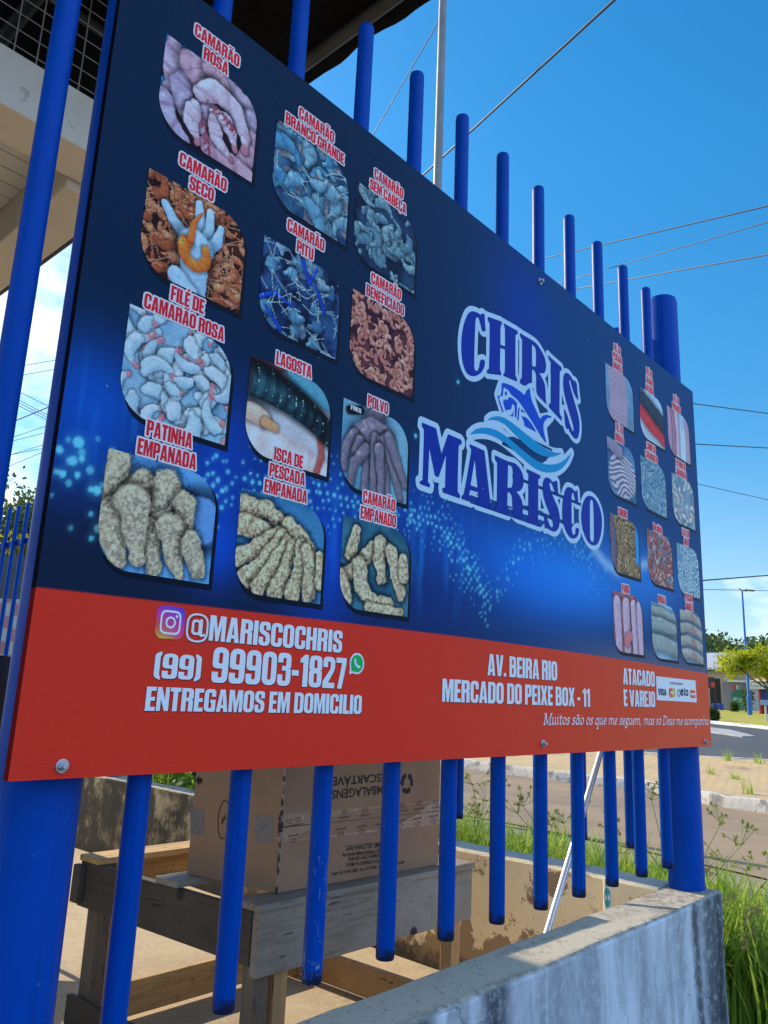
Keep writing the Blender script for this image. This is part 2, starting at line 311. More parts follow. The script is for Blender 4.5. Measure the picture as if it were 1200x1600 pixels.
TILDE = rp([(.06,1.07),(.1,1.06),(.17,1.12),(.36,1.06,.05),(.47,1.12,.04),(.49,1.23),(.45,1.23),(.37,1.17),(.18,1.24,.05),(.08,1.19,.04)])
ACUTE = rp([(.14,1.06),(.26,1.06),(.4,1.26),(.2,1.26)])
G['Ã'] = (.54, G['A'][1] + [(TILDE, [])]); G['É'] = (.4, G['E'][1] + [(ACUTE, [])]); G['Á'] = (.54, G['A'][1] + [(ACUTE, [])])
g('e', .46, (rp([(0,0,.2),(.46,0,.15),(.46,.24),(.28,.24),(.28,.13,.03),(.18,.13,.03),(.18,.32),(.46,.32),(.46,.74,.2),(0,.74,.2)]), [rr(.18,.43,.28,.62,.04)]))
g('x', .46, rp([(0,0),(.17,0),(.23,.2),(.29,0),(.46,0),(.33,.38),(.45,.74),(.29,.74),(.23,.56),(.17,.74),(.01,.74),(.13,.38)]))
g('i', .18, rp([(0,0),(.18,0),(.18,.74),(0,.74)]), rp([(0,.83),(.18,.83),(.18,1),(0,1)]))
g('l', .18, rp([(0,0),(.18,0),(.18,1),(0,1)]))
g('h', .48, rp([(0,0),(.18,0),(.18,.6),(.3,.6,.04),(.3,0),(.48,0),(.48,.74,.14),(.18,.72),(.18,1),(0,1)]))
g('o', .48, (rr(0,0,.48,.74,.2), [rr(.18,.13,.3,.61,.05)]))
g('ã', .46, (rp([(0,0,.14),(.46,0),(.46,.74,.18),(0,.74,.14),(0,.5),(.18,.5),(.18,.61,.03),(.28,.61,.03),(.28,.46),(0,.36,.1)]), [rr(.18,.13,.28,.34,.03)]), [(p[0]*.86, p[1]-.26) for p in TILDE])
def text_polys(txt, x0, x1, z0, capz, gap=.045, space=.2):
    """polygons of a line fitted between x0 and x1, baseline z0, cap height capz"""
    cur = 0; out = []
    for ch in txt:
        if ch == ' ': cur += space; continue
        w, sh = G[ch]
        out += [([(p[0]+cur, p[1]) for p in o], [[(p[0]+cur, p[1]) for p in h] for h in hs]) for o, hs in sh]; cur += w+gap
    k = (x1-x0)/(cur-gap)
    return [([(x0+p[0]*k, z0+p[1]*capz) for p in o], [[(x0+p[0]*k, z0+p[1]*capz) for p in h] for h in hs]) for o, hs in out]
def fill(polys, pt):
    m = MB()
    for o, hs in polys:
        loops = [[Vector((p[0], p[1], 0)) for p in q] for q in [o]+hs]; flat = [p for q in loops for p in q]
        tris = tessellate_polygon(loops); vs_ = [pt(p.x, p.y) for p in flat]; fs = []
        for a, b, c in tris:
            A, B, D = flat[a], flat[b], flat[c]
            cr = (B-A).cross(D-A).z
            if abs(cr) < 1e-12: continue
            fs.append((a, b, c) if cr > 0 else (a, c, b))
        m.add(vs_, fs)
    return m
def iso(field, xs, zs, pt):
    """mesh of the region where field > 0 on the grid zs x xs (marching squares, runs of full cells merged)"""
    m = MB(); ins = field > 0; cache = {}
    def V(x, z):
        key = (round(x, 6), round(z, 6))
        if key not in cache: cache[key] = len(m.v); m.v.append(tuple(pt(x, z)))
        return cache[key]
    nz_, nx_ = field.shape
    cnt = ins[:-1,:-1].astype(int)+ins[1:,:-1]+ins[:-1,1:]+ins[1:,1:]
    for j in range(nz_-1):
        i = 0
        while i < nx_-1:
            c = cnt[j, i]
            if c == 0: i += 1; continue
            if c == 4:
                k = i
                while k+1 < nx_-1 and cnt[j, k+1] == 4: k += 1
                m.f.append((V(xs[i], zs[j]), V(xs[k+1], zs[j]), V(xs[k+1], zs[j+1]), V(xs[i], zs[j+1]))); i = k+1; continue
            cs = [(xs[i], zs[j], field[j, i]), (xs[i+1], zs[j], field[j, i+1]), (xs[i+1], zs[j+1], field[j+1, i+1]), (xs[i], zs[j+1], field[j+1, i])]
            poly = []
            for q in range(4):
                a, b = cs[q], cs[(q+1) % 4]
                if a[2] > 0: poly.append(V(a[0], a[1]))
                if (a[2] > 0) != (b[2] > 0):
                    t = a[2]/(a[2]-b[2]); poly.append(V(a[0]+t*(b[0]-a[0]), a[1]+t*(b[1]-a[1])))
            poly = [p for q, p in enumerate(poly) if p != poly[q-1]]
            if len(poly) >= 3: m.f.append(tuple(poly))
            i += 1
    return m
def seg_dist(X, Z, segs):
    d = np.full(X.shape, 1e9)
    for (ax, az, bx, bz) in segs:
        dx, dz = bx-ax, bz-az; l2 = dx*dx+dz*dz+1e-18
        t = np.clip(((X-ax)*dx+(Z-az)*dz)/l2, 0, 1)
        d = np.minimum(d, (X-ax-t*dx)**2+(Z-az-t*dz)**2)
    return np.sqrt(d)
def inside(X, Z, o):
    r = np.zeros(X.shape, bool)
    for k in range(len(o)):
        ax, az = o[k-1]; bx, bz = o[k]
        c = ((az > Z) != (bz > Z)); 
        with np.errstate(divide='ignore', invalid='ignore'):
            r ^= c & (X < (bx-ax)*(Z-az)/((bz-az) if bz != az else 1e-18)+ax)
    return r
def grow(polys, off, res, pt):
    """the polygons grown by off, as one mesh"""
    allp = [p for o, _ in polys for p in o]
    x0 = min(p[0] for p in allp)-off*1.5; x1 = max(p[0] for p in allp)+off*1.5; z0 = min(p[1] for p in allp)-off*1.5; z1 = max(p[1] for p in allp)+off*1.5
    xs = np.arange(x0, x1+res, res); zs = np.arange(z0, z1+res, res); X, Z = np.meshgrid(xs, zs); Fd = np.full(X.shape, -1.0)
    for o, hs in polys:
        px_ = [p[0] for p in o]; pz_ = [p[1] for p in o]
        i0, i1 = np.searchsorted(xs, (min(px_)-off*1.4, max(px_)+off*1.4)); j0, j1 = np.searchsorted(zs, (min(pz_)-off*1.4, max(pz_)+off*1.4))
        sx, sz = X[j0:j1, i0:i1], Z[j0:j1, i0:i1]
        segs = [(*q[k-1], *q[k]) for q in [o]+hs for k in range(len(q))]
        d = seg_dist(sx, sz, segs); ins = inside(sx, sz, o)
        for h in hs: ins &= ~inside(sx, sz, h)
        Fd[j0:j1, i0:i1] = np.maximum(Fd[j0:j1, i0:i1], np.where(ins, d+off, off-d))
    return iso(Fd, xs, zs, pt)

# ================================================================== banner
SW, SH = 2.59, 1.412
INK = np.array([.50, .66, .92])              # what the open shade gives back of a white sheet (for turning seen colours into inks)
def ink(c): return tuple(np.clip(lin(c)/INK-np.array([.006, .0, .0]), .0015, .82))
def wave(x, z): return .0016*math.sin(2.1*x+1.3*z+.4)+.0010*math.sin(5.3*x-3.1*z)
def SP(off):
    return lambda x, z: (x, wave(x, z)-off, z)
banner = thing('advertising_banner', 'blue and red printed seafood banner with rows of pictures bolted to the blue fence', 'banner')
vinyl = Mat('printed_vinyl', (1, 1, 1), .46, 0, .08).vcol()
def weave(k):
    x, y, z = k.xyz()
    a = k.math('SINE', k.math('MULTIPLY', z, 2*math.pi/.0042)); b = k.math('SINE', k.math('MULTIPLY', x, 2*math.pi/.0052))
    k.bump(k.math('MAXIMUM', a, b), .34, .0007); k.bump(k.noise(2.5, 3), .10, .01)
weave(vinyl)
def colgrid(name, xs, zs, colfn, m, parent, off):
    X, Z = np.meshgrid(xs, zs); nx_, nz_ = len(xs), len(zs)
    pts = [SP(off)(x, z) for z in zs for x in xs]
    idx = np.arange(nx_*nz_).reshape(nz_, nx_)
    fs = np.stack([idx[:-1,:-1], idx[:-1,1:], idx[1:,1:], idx[1:,:-1]], -1).reshape(-1, 4)
    me = bpy.data.meshes.new(name); me.from_pydata(pts, [], fs.tolist()); me.update()
    col = np.ones((nx_*nz_, 4), np.float32); col[:, :3] = np.clip(colfn(X, Z).reshape(-1, 3), .0015, .84)
    a = me.color_attributes.new('Col', 'FLOAT_COLOR', 'POINT'); a.data.foreach_set('color', col.ravel())
    return obj(name, me, m, parent)
def lerp(a, b, t): t = np.asarray(t)[..., None]; return np.asarray(a)*(1-t)+np.asarray(b)*t
def sstep(a, b, x): t = np.clip((x-a)/(b-a), 0, 1); return t*t*(3-2*t)
# dots of the light wave: seen bands on the banner, (x, z) from photo points
def band(pts): return np.array([S(u, v) for u, v in pts])
dots = []
def rows(path, step, pitch, m_, r0, r1, keep=.7, br=(.55, 1)):
    """halftone rows following a path: dots at even steps along it, m_ rows to each side, shrinking outwards"""
    P = band(path); cs = np.concatenate([[0], np.cumsum(np.linalg.norm(np.diff(P, axis=0), axis=1))])
    for r in range(-m_, m_+1):
        for q in np.arange((.5*step if r % 2 else 0), cs[-1], step):
            if rng.random() > keep*(1-.35*abs(r)/m_): continue
            x_ = np.interp(q, cs, P[:, 0]); z_ = np.interp(q, cs, P[:, 1]); e = 1-abs(r)/(m_+1)
            x_ += .20*pitch*r+rng.normal(0, step*.10); z_ += pitch*r*(1+.25*math.sin(q*9))+rng.normal(0, pitch*.14)
            dots.append((x_, z_, (r0+(r1-r0)*e)*rng.uniform(.75, 1.2), rng.uniform(*br)*(.45+.55*e)))
rows([(92,700),(118,735),(150,775),(165,800)], .026, .022, 3, .0035, .0078, .62)
rows([(325,720),(345,760),(362,800)], .020, .016, 4, .0028, .0056, .75)
rows([(372,745),(430,765),(520,772),(560,785),(610,795),(650,806)], .0175, .0135, 5, .0020, .0050, .70)
rows([(640,803),(690,824),(715,865),(745,905),(765,955)], .0165, .0135, 4, .0020, .0056, .75)
rows([(775,925),(800,880),(830,847),(872,838),(915,862),(950,905)], .024, .019, 3, .0024, .0058, .6, (.3, .8))
rows([(880,850),(915,880),(940,925)], .028, .024, 3, .0022, .005, .5, (.2, .55))
for u, v, r_ in ((123,691,.011),(176,733,.009),(115,720,.008),(152,766,.009),(128,717,.006),(98,740,.007),(716,597,.006),(650,681,.006)):
    dots.append((*S(u, v), r_, 1))
def gauss(X, Z, c, sx, sz): return np.exp(-((X-c[0])/sx)**2-((Z-c[1])/sz)**2)
def vnoise(X, Z, f, seed):
    r_ = np.random.default_rng(seed); acc = 0
    for o in range(4):
        t = r_.random((64, 64)); x = X*f*2**o; z = Z*f*2**o; xi = np.floor(x).astype(int); zi = np.floor(z).astype(int); fx = x-xi; fz = z-zi
        fx = fx*fx*(3-2*fx); fz = fz*fz*(3-2*fz); g_ = lambda a, b: t[b % 64, a % 64]
        acc = acc + .5**o*((g_(xi,zi)*(1-fx)+g_(xi+1,zi)*fx)*(1-fz)+(g_(xi,zi+1)*(1-fx)+g_(xi+1,zi+1)*fx)*fz)
    return acc/1.875
def banner_col(X, Z):
    nav = ink((2, 29, 64)); mid = ink((0, 52, 112)); low = ink((18, 25, 54))
    c = lerp(nav, mid, sstep(.5, 1.7, X))  # navy print lightens to the right, partly sheen put into the ink
    c = lerp(c, low, sstep(.75, .35, Z)*sstep(.9, .1, X)*.8)
    def add(p, sx, sz, col, k=1.0):
        nonlocal c
        c = lerp(c, ink(col), np.clip(gauss(X, Z, S(*p), sx, sz)*k, 0, 1))
    add((140,640), .09, .10, (0,72,185)); add((80,660), .07, .08, (0,60,160), .7)
    add((345,740), .07, .13, (0,60,180)); add((340,850), .05, .06, (5,70,200), .8)
    add((420,760), .22, .075, (4,50,150), .8); add((510,870), .09, .13, (4,62,190), .9); add((600,780), .20, .08, (2,64,170), .6)
    add((700,830), .24, .13, (2,56,160), .7); add((830,895), .30, .11, (4,88,205), .9); add((900,905), .34, .10, (18,112,222), .95); add((1000,900), .34, .11, (28,108,208), .9)
    add((820,490), .16, .17, (0,44,158), .6); add((660,940), .3, .08, (4,38,120), .6)
    st = vnoise(X*9, Z*1.6, 4, 5)
    c = lerp(c, ink((30,120,240)), np.clip(sstep(.52,.8,st)*gauss(X, Z, S(640,850), .42, .10)*.4+sstep(.5,.8,st)*gauss(X, Z, S(130,650), .14, .09)*.35, 0, 1))
    c = lerp(c, ink((70,84,120)), sstep(.36, .27, Z)*sstep(1.2, 2.0, X)*.8)
    # white spray of the wave on the right
    P = band([(928,858),(945,880),(965,893),(1000,884),(1040,872)])
    d = seg_dist(X, Z, [(*P[i], *P[i+1]) for i in range(len(P)-1)]); c = lerp(c, ink((120,170,225)), np.exp(-(d/.018)**2)*.75)
    for (dx, dz, r_, b) in dots:
        i0, i1 = np.searchsorted(X[0], (dx-2.2*r_, dx+2.2*r_)); j0, j1 = np.searchsorted(Z[:, 0], (dz-2.2*r_, dz+2.2*r_))
        if i1 <= i0 or j1 <= j0: continue
        q = np.hypot(X[j0:j1,i0:i1]-dx, Z[j0:j1,i0:i1]-dz)/r_
        c[j0:j1,i0:i1] = lerp(c[j0:j1,i0:i1], ink((84,182,244)), np.clip(sstep(1.0,.55,q)*b+.14*np.exp(-q*q/2.2)*b, 0, 1))
    zr = .2645+.012*np.sin(np.pi*np.clip(X/SW, 0, 1))
    c = lerp(c, lerp(ink((192,44,34)), ink((204,68,44)), sstep(.6, 2.5, X)), sstep(zr+.0016, zr-.0016, Z))  # red grows paler to the right: sheen put into the ink
    return c
xs_b = np.concatenate([np.linspace(0, .9, 330), np.linspace(.9, SW, 380)[1:]]); zs_b = np.unique(np.concatenate([np.linspace(0, SH, 380), np.linspace(.25, .29, 24)]))
sheet = colgrid('printed_sheet', xs_b, zs_b, banner_col, vinyl.m, banner, 0)
# slim box frame behind, the sheet's hems folded round it
hemm = Mat('hem_vinyl', (1, 1, 1), .8, 0, .03).vcol()
def hem(name, quads):
    m = MB(); cols = []
    for q, cs in quads: m.add(q, [(0, 1, 2, 3)]); cols += cs
    o = m.build(name, hemm.m, banner); a = o.data.color_attributes.new('Col', 'FLOAT_COLOR', 'POINT')
    a.data.foreach_set('color', np.array([(*c, 1) for c in cols], np.float32).ravel()); return o
nv, rd = ink((3,6,24)), ink((92,16,20)); D_ = .016
w = lambda x, z: wave(x, z)
hem('folded_hem', [([(0,D_,0),(0,w(0,0),0),(0,w(0,.264),.264),(0,D_,.264)], [rd]*4), ([(0,D_,.264),(0,w(0,.264),.264),(0,w(0,SH),SH),(0,D_,SH)], [nv]*4),
    ([(SW,w(SW,0),0),(SW,D_,0),(SW,D_,.264),(SW,w(SW,.264),.264)], [rd]*4), ([(SW,w(SW,.264),.264),(SW,D_,.264),(SW,D_,SH),(SW,w(SW,SH),SH)], [nv]*4)]
    + [([(x0,D_,0),(x1,D_,0),(x1,w(x1,0),0),(x0,w(x0,0),0)], [rd]*4) for x0, x1 in zip(np.linspace(0,SW,40)[:-1], np.linspace(0,SW,40)[1:])]
    + [([(x0,w(x0,SH),SH),(x1,w(x1,SH),SH),(x1,D_,SH),(x0,D_,SH)], [nv]*4) for x0, x1 in zip(np.linspace(0,SW,40)[:-1], np.linspace(0,SW,40)[1:])])
MB().box(.004,SW-.004,.008,D_-.001,.004,.03).box(.004,SW-.004,.008,D_-.001,SH-.03,SH-.004).box(.004,.03,.008,D_-.001,.03,SH-.03).box(SW-.03,SW-.004,.008,D_-.001,.03,SH-.03).box(.03,SW-.03,.012,.016,.03,SH-.03).build('backing_frame', simple('grey_backing', (.25,.26,.28), .6), banner)
def ink_mat(name, c, rough=.4):
    k = Mat(name, ink(c), rough, 0, .08); weave(k); return k.m
M_white = ink_mat('white_ink', (176,200,236)); M_red = ink_mat('crimson_ink', (172,26,46)); M_pale = ink_mat('pale_outline_ink', (182,184,214))
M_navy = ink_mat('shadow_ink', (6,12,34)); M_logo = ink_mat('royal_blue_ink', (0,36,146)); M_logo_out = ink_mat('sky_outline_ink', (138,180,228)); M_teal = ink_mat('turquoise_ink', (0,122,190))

# ---- food pictures, drawn point by point into the print
NXP, NZP = 124, 110; ASP = .212/.188
PX, PZ = np.meshgrid(np.linspace(0, ASP, NXP), np.linspace(0, 1, NZP))
A_ = lambda *c: np.array(c, float)
def bgfill(c0, c1, f=4, seed=1): return lerp(A_(*c0), A_(*c1), sstep(.3, .75, vnoise(PX+3, PZ+5, f, seed)))
WOB = [(vnoise(PX*1.0+3*k, PZ+5*k, 9, 60+k)-.5, vnoise(PX+7*k, PZ+2*k, 9, 80+k)-.5) for k in range(5)]
CRUMB = vnoise(PX, PZ, 46, 91)-.5; FINE = vnoise(PX+2, PZ+4, 21, 12)-.5
_tk = [0]
def tube2(img, pts, w0, w1, col, dark, hl=None, ribs=0, grain=0, tail=None, lx=-.5, lz=.8, prof=False, shade=.34):
    pts = np.array(pts, float); n = len(pts)-1; _tk[0] += 1; M_ = max(w0, w1)*1.7+.02
    i0, i1 = np.searchsorted(PX[0], (pts[:,0].min()-M_, pts[:,0].max()+M_)); j0, j1 = np.searchsorted(PZ[:,0], (pts[:,1].min()-M_, pts[:,1].max()+M_))
    if i1-i0 < 1 or j1-j0 < 1: return
    wx, wz = WOB[_tk[0] % 5]; am = min(.5*max(w0, w1), .05)*(1.5 if grain else 1.0)
    X, Z = PX[j0:j1,i0:i1]+am*wx[j0:j1,i0:i1], PZ[j0:j1,i0:i1]+am*wz[j0:j1,i0:i1]; best = np.full(X.shape, 1e9); tt = np.zeros(X.shape); ux = np.zeros(X.shape); uz = np.zeros(X.shape)
    for i in range(n):
        d = pts[i+1]-pts[i]; l2 = d@d+1e-12; t = np.clip(((X-pts[i,0])*d[0]+(Z-pts[i,1])*d[1])/l2, 0, 1)
        vx = X-pts[i,0]-t*d[0]; vz = Z-pts[i,1]-t*d[1]; q = np.hypot(vx, vz); k = q < best
        best = np.where(k, q, best); tt = np.where(k, (i+t)/n, tt); ux = np.where(k, vx, ux); uz = np.where(k, vz, uz)
    wd = w0*(1-tt)+w1*tt
    if prof: wd = w0*np.interp(tt, [0, .10, .42, .80, .90, 1], [.55, .95, 1, .52, .34, .40])
    r_ = best/wd; fi = FINE[j0:j1,i0:i1]; cr = CRUMB[j0:j1,i0:i1]
    if grain: r_ = r_+grain*.8*cr
    blk = img[j0:j1,i0:i1]; blk = blk*(1-shade*sstep(1.75, .80, r_))[..., None]
    m = sstep(1.03, .90, r_); sh = np.sqrt(np.clip(1-r_*r_, 0, 1)); ld = (ux*lx+uz*lz)/(wd+1e-9)
    f = np.clip((.50+.30*sh+.30*ld)*(1+.55*fi), 0, 1)
    if grain: f = np.clip(.62+.30*ld*sh+.12*sh+1.9*cr, 0, 1.1)
    c = lerp(A_(*dark), A_(*col), f)
    if ribs: c = lerp(c, A_(*dark), sstep(.80, 1, np.sin(tt*ribs*2*np.pi+2*ld)*.5+.5)*.30)
    if tail is not None: c = lerp(c, A_(*tail), sstep(.80, .95, tt)*.65)
    if hl is not None: c = lerp(c, A_(*hl), sstep(.78, 1.0, sh*.62+ld*.55+fi*.5)*.85)
    img[j0:j1,i0:i1] = lerp(blk, c, m)
def arcp(cx, cz, r, a0, a1, n=9, ez=1): return [(cx+r*math.cos(math.radians(a0+(a1-a0)*i/n)), cz+ez*r*math.sin(math.radians(a0+(a1-a0)*i/n))) for i in range(n+1)]
def shrimps(img, n, r, w, cols, darks, hl, seed, arc=(80, 150), ribs=5, tail=None, whisk=None, legs=None):
    q = np.random.default_rng(seed); pts = [(q.uniform(-.05, ASP+.05), q.uniform(-.05, 1.05)) for _ in range(n)]
    for x, z in pts:
        a = q.uniform(0, 360); s_ = q.uniform(.8, 1.25); i = q.integers(len(cols)); R_ = r*s_; dk = darks[i % len(darks)]; b = a+q.uniform(*arc)*q.choice((-1, 1)); P = arcp(x, z, R_, a, b, 10, q.uniform(.75, 1.15))
        if legs is not None:
            for k in range(9):
                t = a+(b-a)*(.05+.08*k); p0 = (x+(R_-w*.6)*math.cos(math.radians(t)), z+(R_-w*.6)*math.sin(math.radians(t))); p1 = (x+(R_-w*1.75)*math.cos(math.radians(t+6)), z+(R_-w*1.75)*math.sin(math.radians(t+6)))
                tube2(img, [p0, p1], .010, .005, legs, tuple(c*.7 for c in legs))
        tube2(img, P, w*s_, w*s_*.34, cols[i], dk, hl, ribs, tail=tail, prof=True)
        if whisk is not None:
            p0 = np.array(P[0])
            for k in range(2):
                g_ = math.radians(a-90*np.sign(b-a)+q.uniform(-40, 40)); d = np.array([math.cos(g_), math.sin(g_)]); e = np.array([-d[1], d[0]])*q.uniform(-.1, .1)
                tube2(img, [p0, p0+.12*d+e*.3, p0+.26*d+e], (.0055), .003, whisk, tuple(c*.85 for c in whisk))
def blobs(img, n, r, cols, dark, hl, seed, e=1.5):
    q = np.random.default_rng(seed)
    for _ in range(n):
        x, z, a = q.uniform(0, ASP), q.uniform(0, 1), q.uniform(0, math.pi); l = r*q.uniform(.5, e)
        tube2(img, [(x-l*math.cos(a), z-l*math.sin(a)), (x+l*.3*math.sin(a), z+l*.2), (x+l*math.cos(a), z+l*math.sin(a))], r*q.uniform(.5, .9), r*.5, cols[q.integers(len(cols))], dark, hl)
def P_pink():
    im = bgfill((60,36,62), (34,26,52), 3, 2); bl = (60,140,214)
    tube2(im, [(-.02,1.0),(.10,.98)], .16, .12, bl, (40,100,180)); tube2(im, [(-.02,.42),(.02,.10)], .12, .14, bl, (40,100,180)); tube2(im, [(1.1,.9),(1.13,.6)], .08, .08, (70,140,200), (40,90,160))
    c = [(168,166,206), (176,160,192), (160,166,210)]; d = (96,72,112); lg = (150,96,128)
    for P, a, b in (([(.10,.95),(.12,.70),(.08,.45)], .15, .07), ([(.45,1.0),(.75,.92),(1.05,.80)], .12, .10), ([(.22,.66),(.24,.40),(.36,.20)], .14, .06), ([(.34,.86),(.44,.74)], .19, .14), ([(.55,.96),(.66,.88)], .13, .10), ([(1.04,.72),(1.06,.60)], .11, .08),
                    ([(1.08,.50),(1.05,.25),(.98,.10)], .10, .11), ([(.05,.30),(.14,.12),(.3,.0)], .11, .08), ([(.60,.10),(.85,.05),(1.12,-.02)], .13, .14), ([(.56,.52),(.44,.40),(.50,.22)], .12, .07)):
        tube2(im, P, a, b, c[int(a*1000) % 3], d, (198,204,232), 2, prof=(b < a*.7))
    for P, a, b in (([(.42,.60),(.60,.76),(.84,.70),(1.0,.46),(1.0,.30)], .13, .035), ([(.38,.46),(.36,.26),(.46,.06)], .10, .03), ([(.60,.48),(.74,.50),(.84,.40),(.90,.24)], .095, .03), ([(.60,.44),(.66,.24),(.86,.10)], .085, .09)):
        tube2(im, P, a, b, (184,186,220), (116,92,128), (208,216,240), 3, tail=(140,84,112), prof=True, shade=.5)
    q = np.random.default_rng(3)
    for k in range(60):
        t = q.random(); x0_, z0_ = (.50+.42*t, .60-.16*t*t) if k % 2 else (.50+.1*t, .36-.3*t); a = q.uniform(3.6, 5.6); tube2(im, [(x0_, z0_), (x0_+.09*math.cos(a), z0_+.09*math.sin(a))], .008, .004, lg, (96,52,84))
    return im
def P_dry():
    im = bgfill((70,40,34), (36,20,24), 8, 3); shrimps(im, 110, .085, .046, [(172,116,90),(150,90,68),(188,140,114)], [(70,34,28),(84,44,34)], (212,178,156), 5, (90, 190), 5, whisk=(170,128,108))
    gl = (150,182,214); gd = (88,118,158)
    for p in ([(.46,.50),(.30,.62),(.20,.74)], [(.58,.50),(.60,.70),(.56,.92)], [(.64,.50),(.70,.70),(.70,.90)], [(.68,.46),(.80,.62),(.82,.78)]): tube2(im, p, .075, .045, gl, gd, (186,212,236))
    tube2(im, [(.56,.44),(.56,.28),(.60,.0)], .20, .13, gl, gd, (180,206,232)); tube2(im, [(.40,.08),(.56,-.04)], .10, .10, gl, gd)
    tube2(im, arcp(.57, .40, .13, 150, 395), .075, .05, (206,124,60), (112,52,28), (234,176,120), 7); tube2(im, [(.50,.52),(.52,.70),(.60,.84)], .045, .012, (200,116,66), (120,56,34)); return im
def P_fillet():
    im = bgfill((122,166,206), (92,140,188), 4, 4); shrimps(im, 62, .17, .070, [(160,196,224),(148,186,218),(172,202,226)], [(92,136,182),(104,140,182)], (198,220,240), 9, (60, 150), 0, tail=(170,96,120)); return im
def P_claw():
    im = bgfill((92,150,208), (70,126,190), 2, 5); tube2(im, [(.98,.56),(.985,.56)], .25, .25, (104,152,210), (78,124,184)); tube2(im, [(.98,.57),(.985,.57)], .225, .225, (94,144,206), (84,132,196))
    q = (170,172,162); d = (104,108,108); h = (164,170,164)
    for p, a, b in (([(.12,.92),(.08,.68),(.02,.40)], .12, .13), ([(.36,.78),(.30,.62)], .13, .13), ([(.60,.82),(.56,.64),(.54,.40)], .145, .08), ([(.80,.68),(.82,.50)], .13, .10), ([(.10,.45),(.14,.26),(.20,.08)], .14, .09), ([(.46,.40),(.50,.20),(.56,.06)], .11, .07),
                     ([(.28,.58),(.32,.40),(.40,.10)], .175, .065), ([(.66,.44),(.72,.24),(.80,.04)], .14, .06), ([(.90,.34),(.96,.20),(1.0,.10)], .11, .08)):
        tube2(im, p, a, b, q, d, None, 0, .5, shade=.45)
    return im
def P_white():
    im = bgfill((58,104,146), (24,56,98), 4, 6); shrimps(im, 30, .20, .095, [(92,150,190),(70,136,186),(112,164,196)], [(26,60,104),(34,72,112)], (140,190,214), 13, (70, 140), 3, whisk=(136,176,200), legs=(110,130,160)); return im
def P_pitu():
    im = bgfill((36,72,126), (8,22,62), 6, 7); shrimps(im, 26, .13, .10, [(84,140,180),(62,112,160),(120,164,196)], [(10,30,80),(14,44,96)], (160,200,222), 15, (40, 90), 3, whisk=(120,160,190))
    for p in ([(.55,.95),(.66,.72),(.76,.95)], [(.02,.30),(.20,.42),(.45,.36)], [(.30,.05),(.10,.22)], [(.9,.5),(.75,.75)]): tube2(im, p, .030, .018, (20,72,190), (6,26,96), (90,150,230))
    q = np.random.default_rng(4)
    for _ in range(14): x, z, a = q.uniform(0, ASP), q.uniform(0, .7), q.uniform(0, 6.3); tube2(im, [(x,z),(x+.16*math.cos(a),z+.16*math.sin(a)),(x+.28*math.cos(a+.4),z+.28*math.sin(a+.4))], .005, .003, (130,170,196), (90,130,170))
    return im
def P_lobster():
    im = bgfill((150,166,190), (110,126,156), 2, 8); tube2(im, [(.0,1.0),(.35,1.02)], .12, .10, (126,84,90), (60,44,58)); tube2(im, [(.62,.98),(1.15,.82)], .13, .12, (84,150,184), (50,90,124))
    fl = sstep(.02, -.04, PZ-(.44-.20*PX)+.05*vnoise(PX, PZ, 6, 3)); tone = vnoise(PX*1.6, PZ*.6, 5, 77); im = lerp(im, lerp(A_(128,124,142), A_(190,200,220), np.clip(.25+.9*tone-.5*sstep(.18,.0,(.44-.20*PX)-PZ), 0, 1)), fl)
    tube2(im, [(.06,.43),(.22,.40)], .10, .09, (176,170,170), (130,112,112), (204,204,206)); tube2(im, [(.25,.36),(.38,.33)], .06, .05, (168,140,118), (130,108,100)); tube2(im, [(1.0,.42),(1.04,.20),(.98,.02)], .045, .04, (150,90,92), (96,60,76))
    ax_ = .80-.26*PX*PX*.9; v_ = (PZ-ax_+.02)/(.21-.05*PX); body = sstep(1.03,.93,np.abs(v_))*sstep(.03,.09,PX+.05*v_*v_)
    sh = np.sqrt(np.clip(1-v_*v_, 0, 1)); rib = np.sin((PX+.07*v_*v_)*46); f = np.clip(.10+.55*sstep(-.9,.1,-v_)*sh*(1-.75*PX)+.10*rib*sh+.5*np.clip(FINE,0,1), 0, 1)
    im = im*(1-.55*sstep(1.5,.9,np.abs(v_)))[..., None]; c = lerp(A_(8,14,26), A_(74,132,156), f); q = sstep(.86,.98,np.sin((PX+.06*v_*v_)*62)*.5+.5)*sstep(.62,.75,vnoise(PX,PZ,38,5))*sh; c = lerp(c, A_(150,200,214), q)
    return lerp(im, c, body)
def P_sticks():
    im = bgfill((64,118,164), (44,92,140), 3, 9); q = (182,178,160); d = (92,92,84); h = (182,182,166)
    for p, a, b in (([(.05,.84),(.35,.86),(.60,.72)], .10, .09), ([(.62,.74),(.85,.62),(1.0,.40)], .10, .09), ([(.0,.66),(.3,.62)], .10, .12), ([(.0,.30),(.3,.48),(.5,.66)], .10, .07), ([(.10,.10),(.36,.36),(.56,.64)], .10, .06), ([(.30,.06),(.48,.32),(.62,.60)], .10, .06),
                     ([(.52,.05),(.62,.28),(.70,.56)], .10, .06), ([(.74,.06),(.80,.30),(.80,.58)], .10, .07), ([(.96,.08),(.96,.30),(.90,.52)], .09, .08), ([(1.1,.2),(1.1,.5)], .07, .07)): tube2(im, p, a, b, q, d, None, 0, .45, shade=.5)
    return im
def P_headless():
    im = bgfill((34,66,104), (16,34,66), 5, 10); shrimps(im, 46, .14, .066, [(98,144,172),(80,124,158),(112,154,180)], [(22,46,76),(30,58,88)], (150,186,204), 17, (90, 170), 5); return im
def P_curls():
    im = bgfill((92,52,62), (54,30,44), 8, 11); shrimps(im, 170, .047, .030, [(176,128,124),(158,108,108),(188,144,138)], [(92,52,60),(100,60,66)], (208,174,166), 19, (140, 260), 0); return im
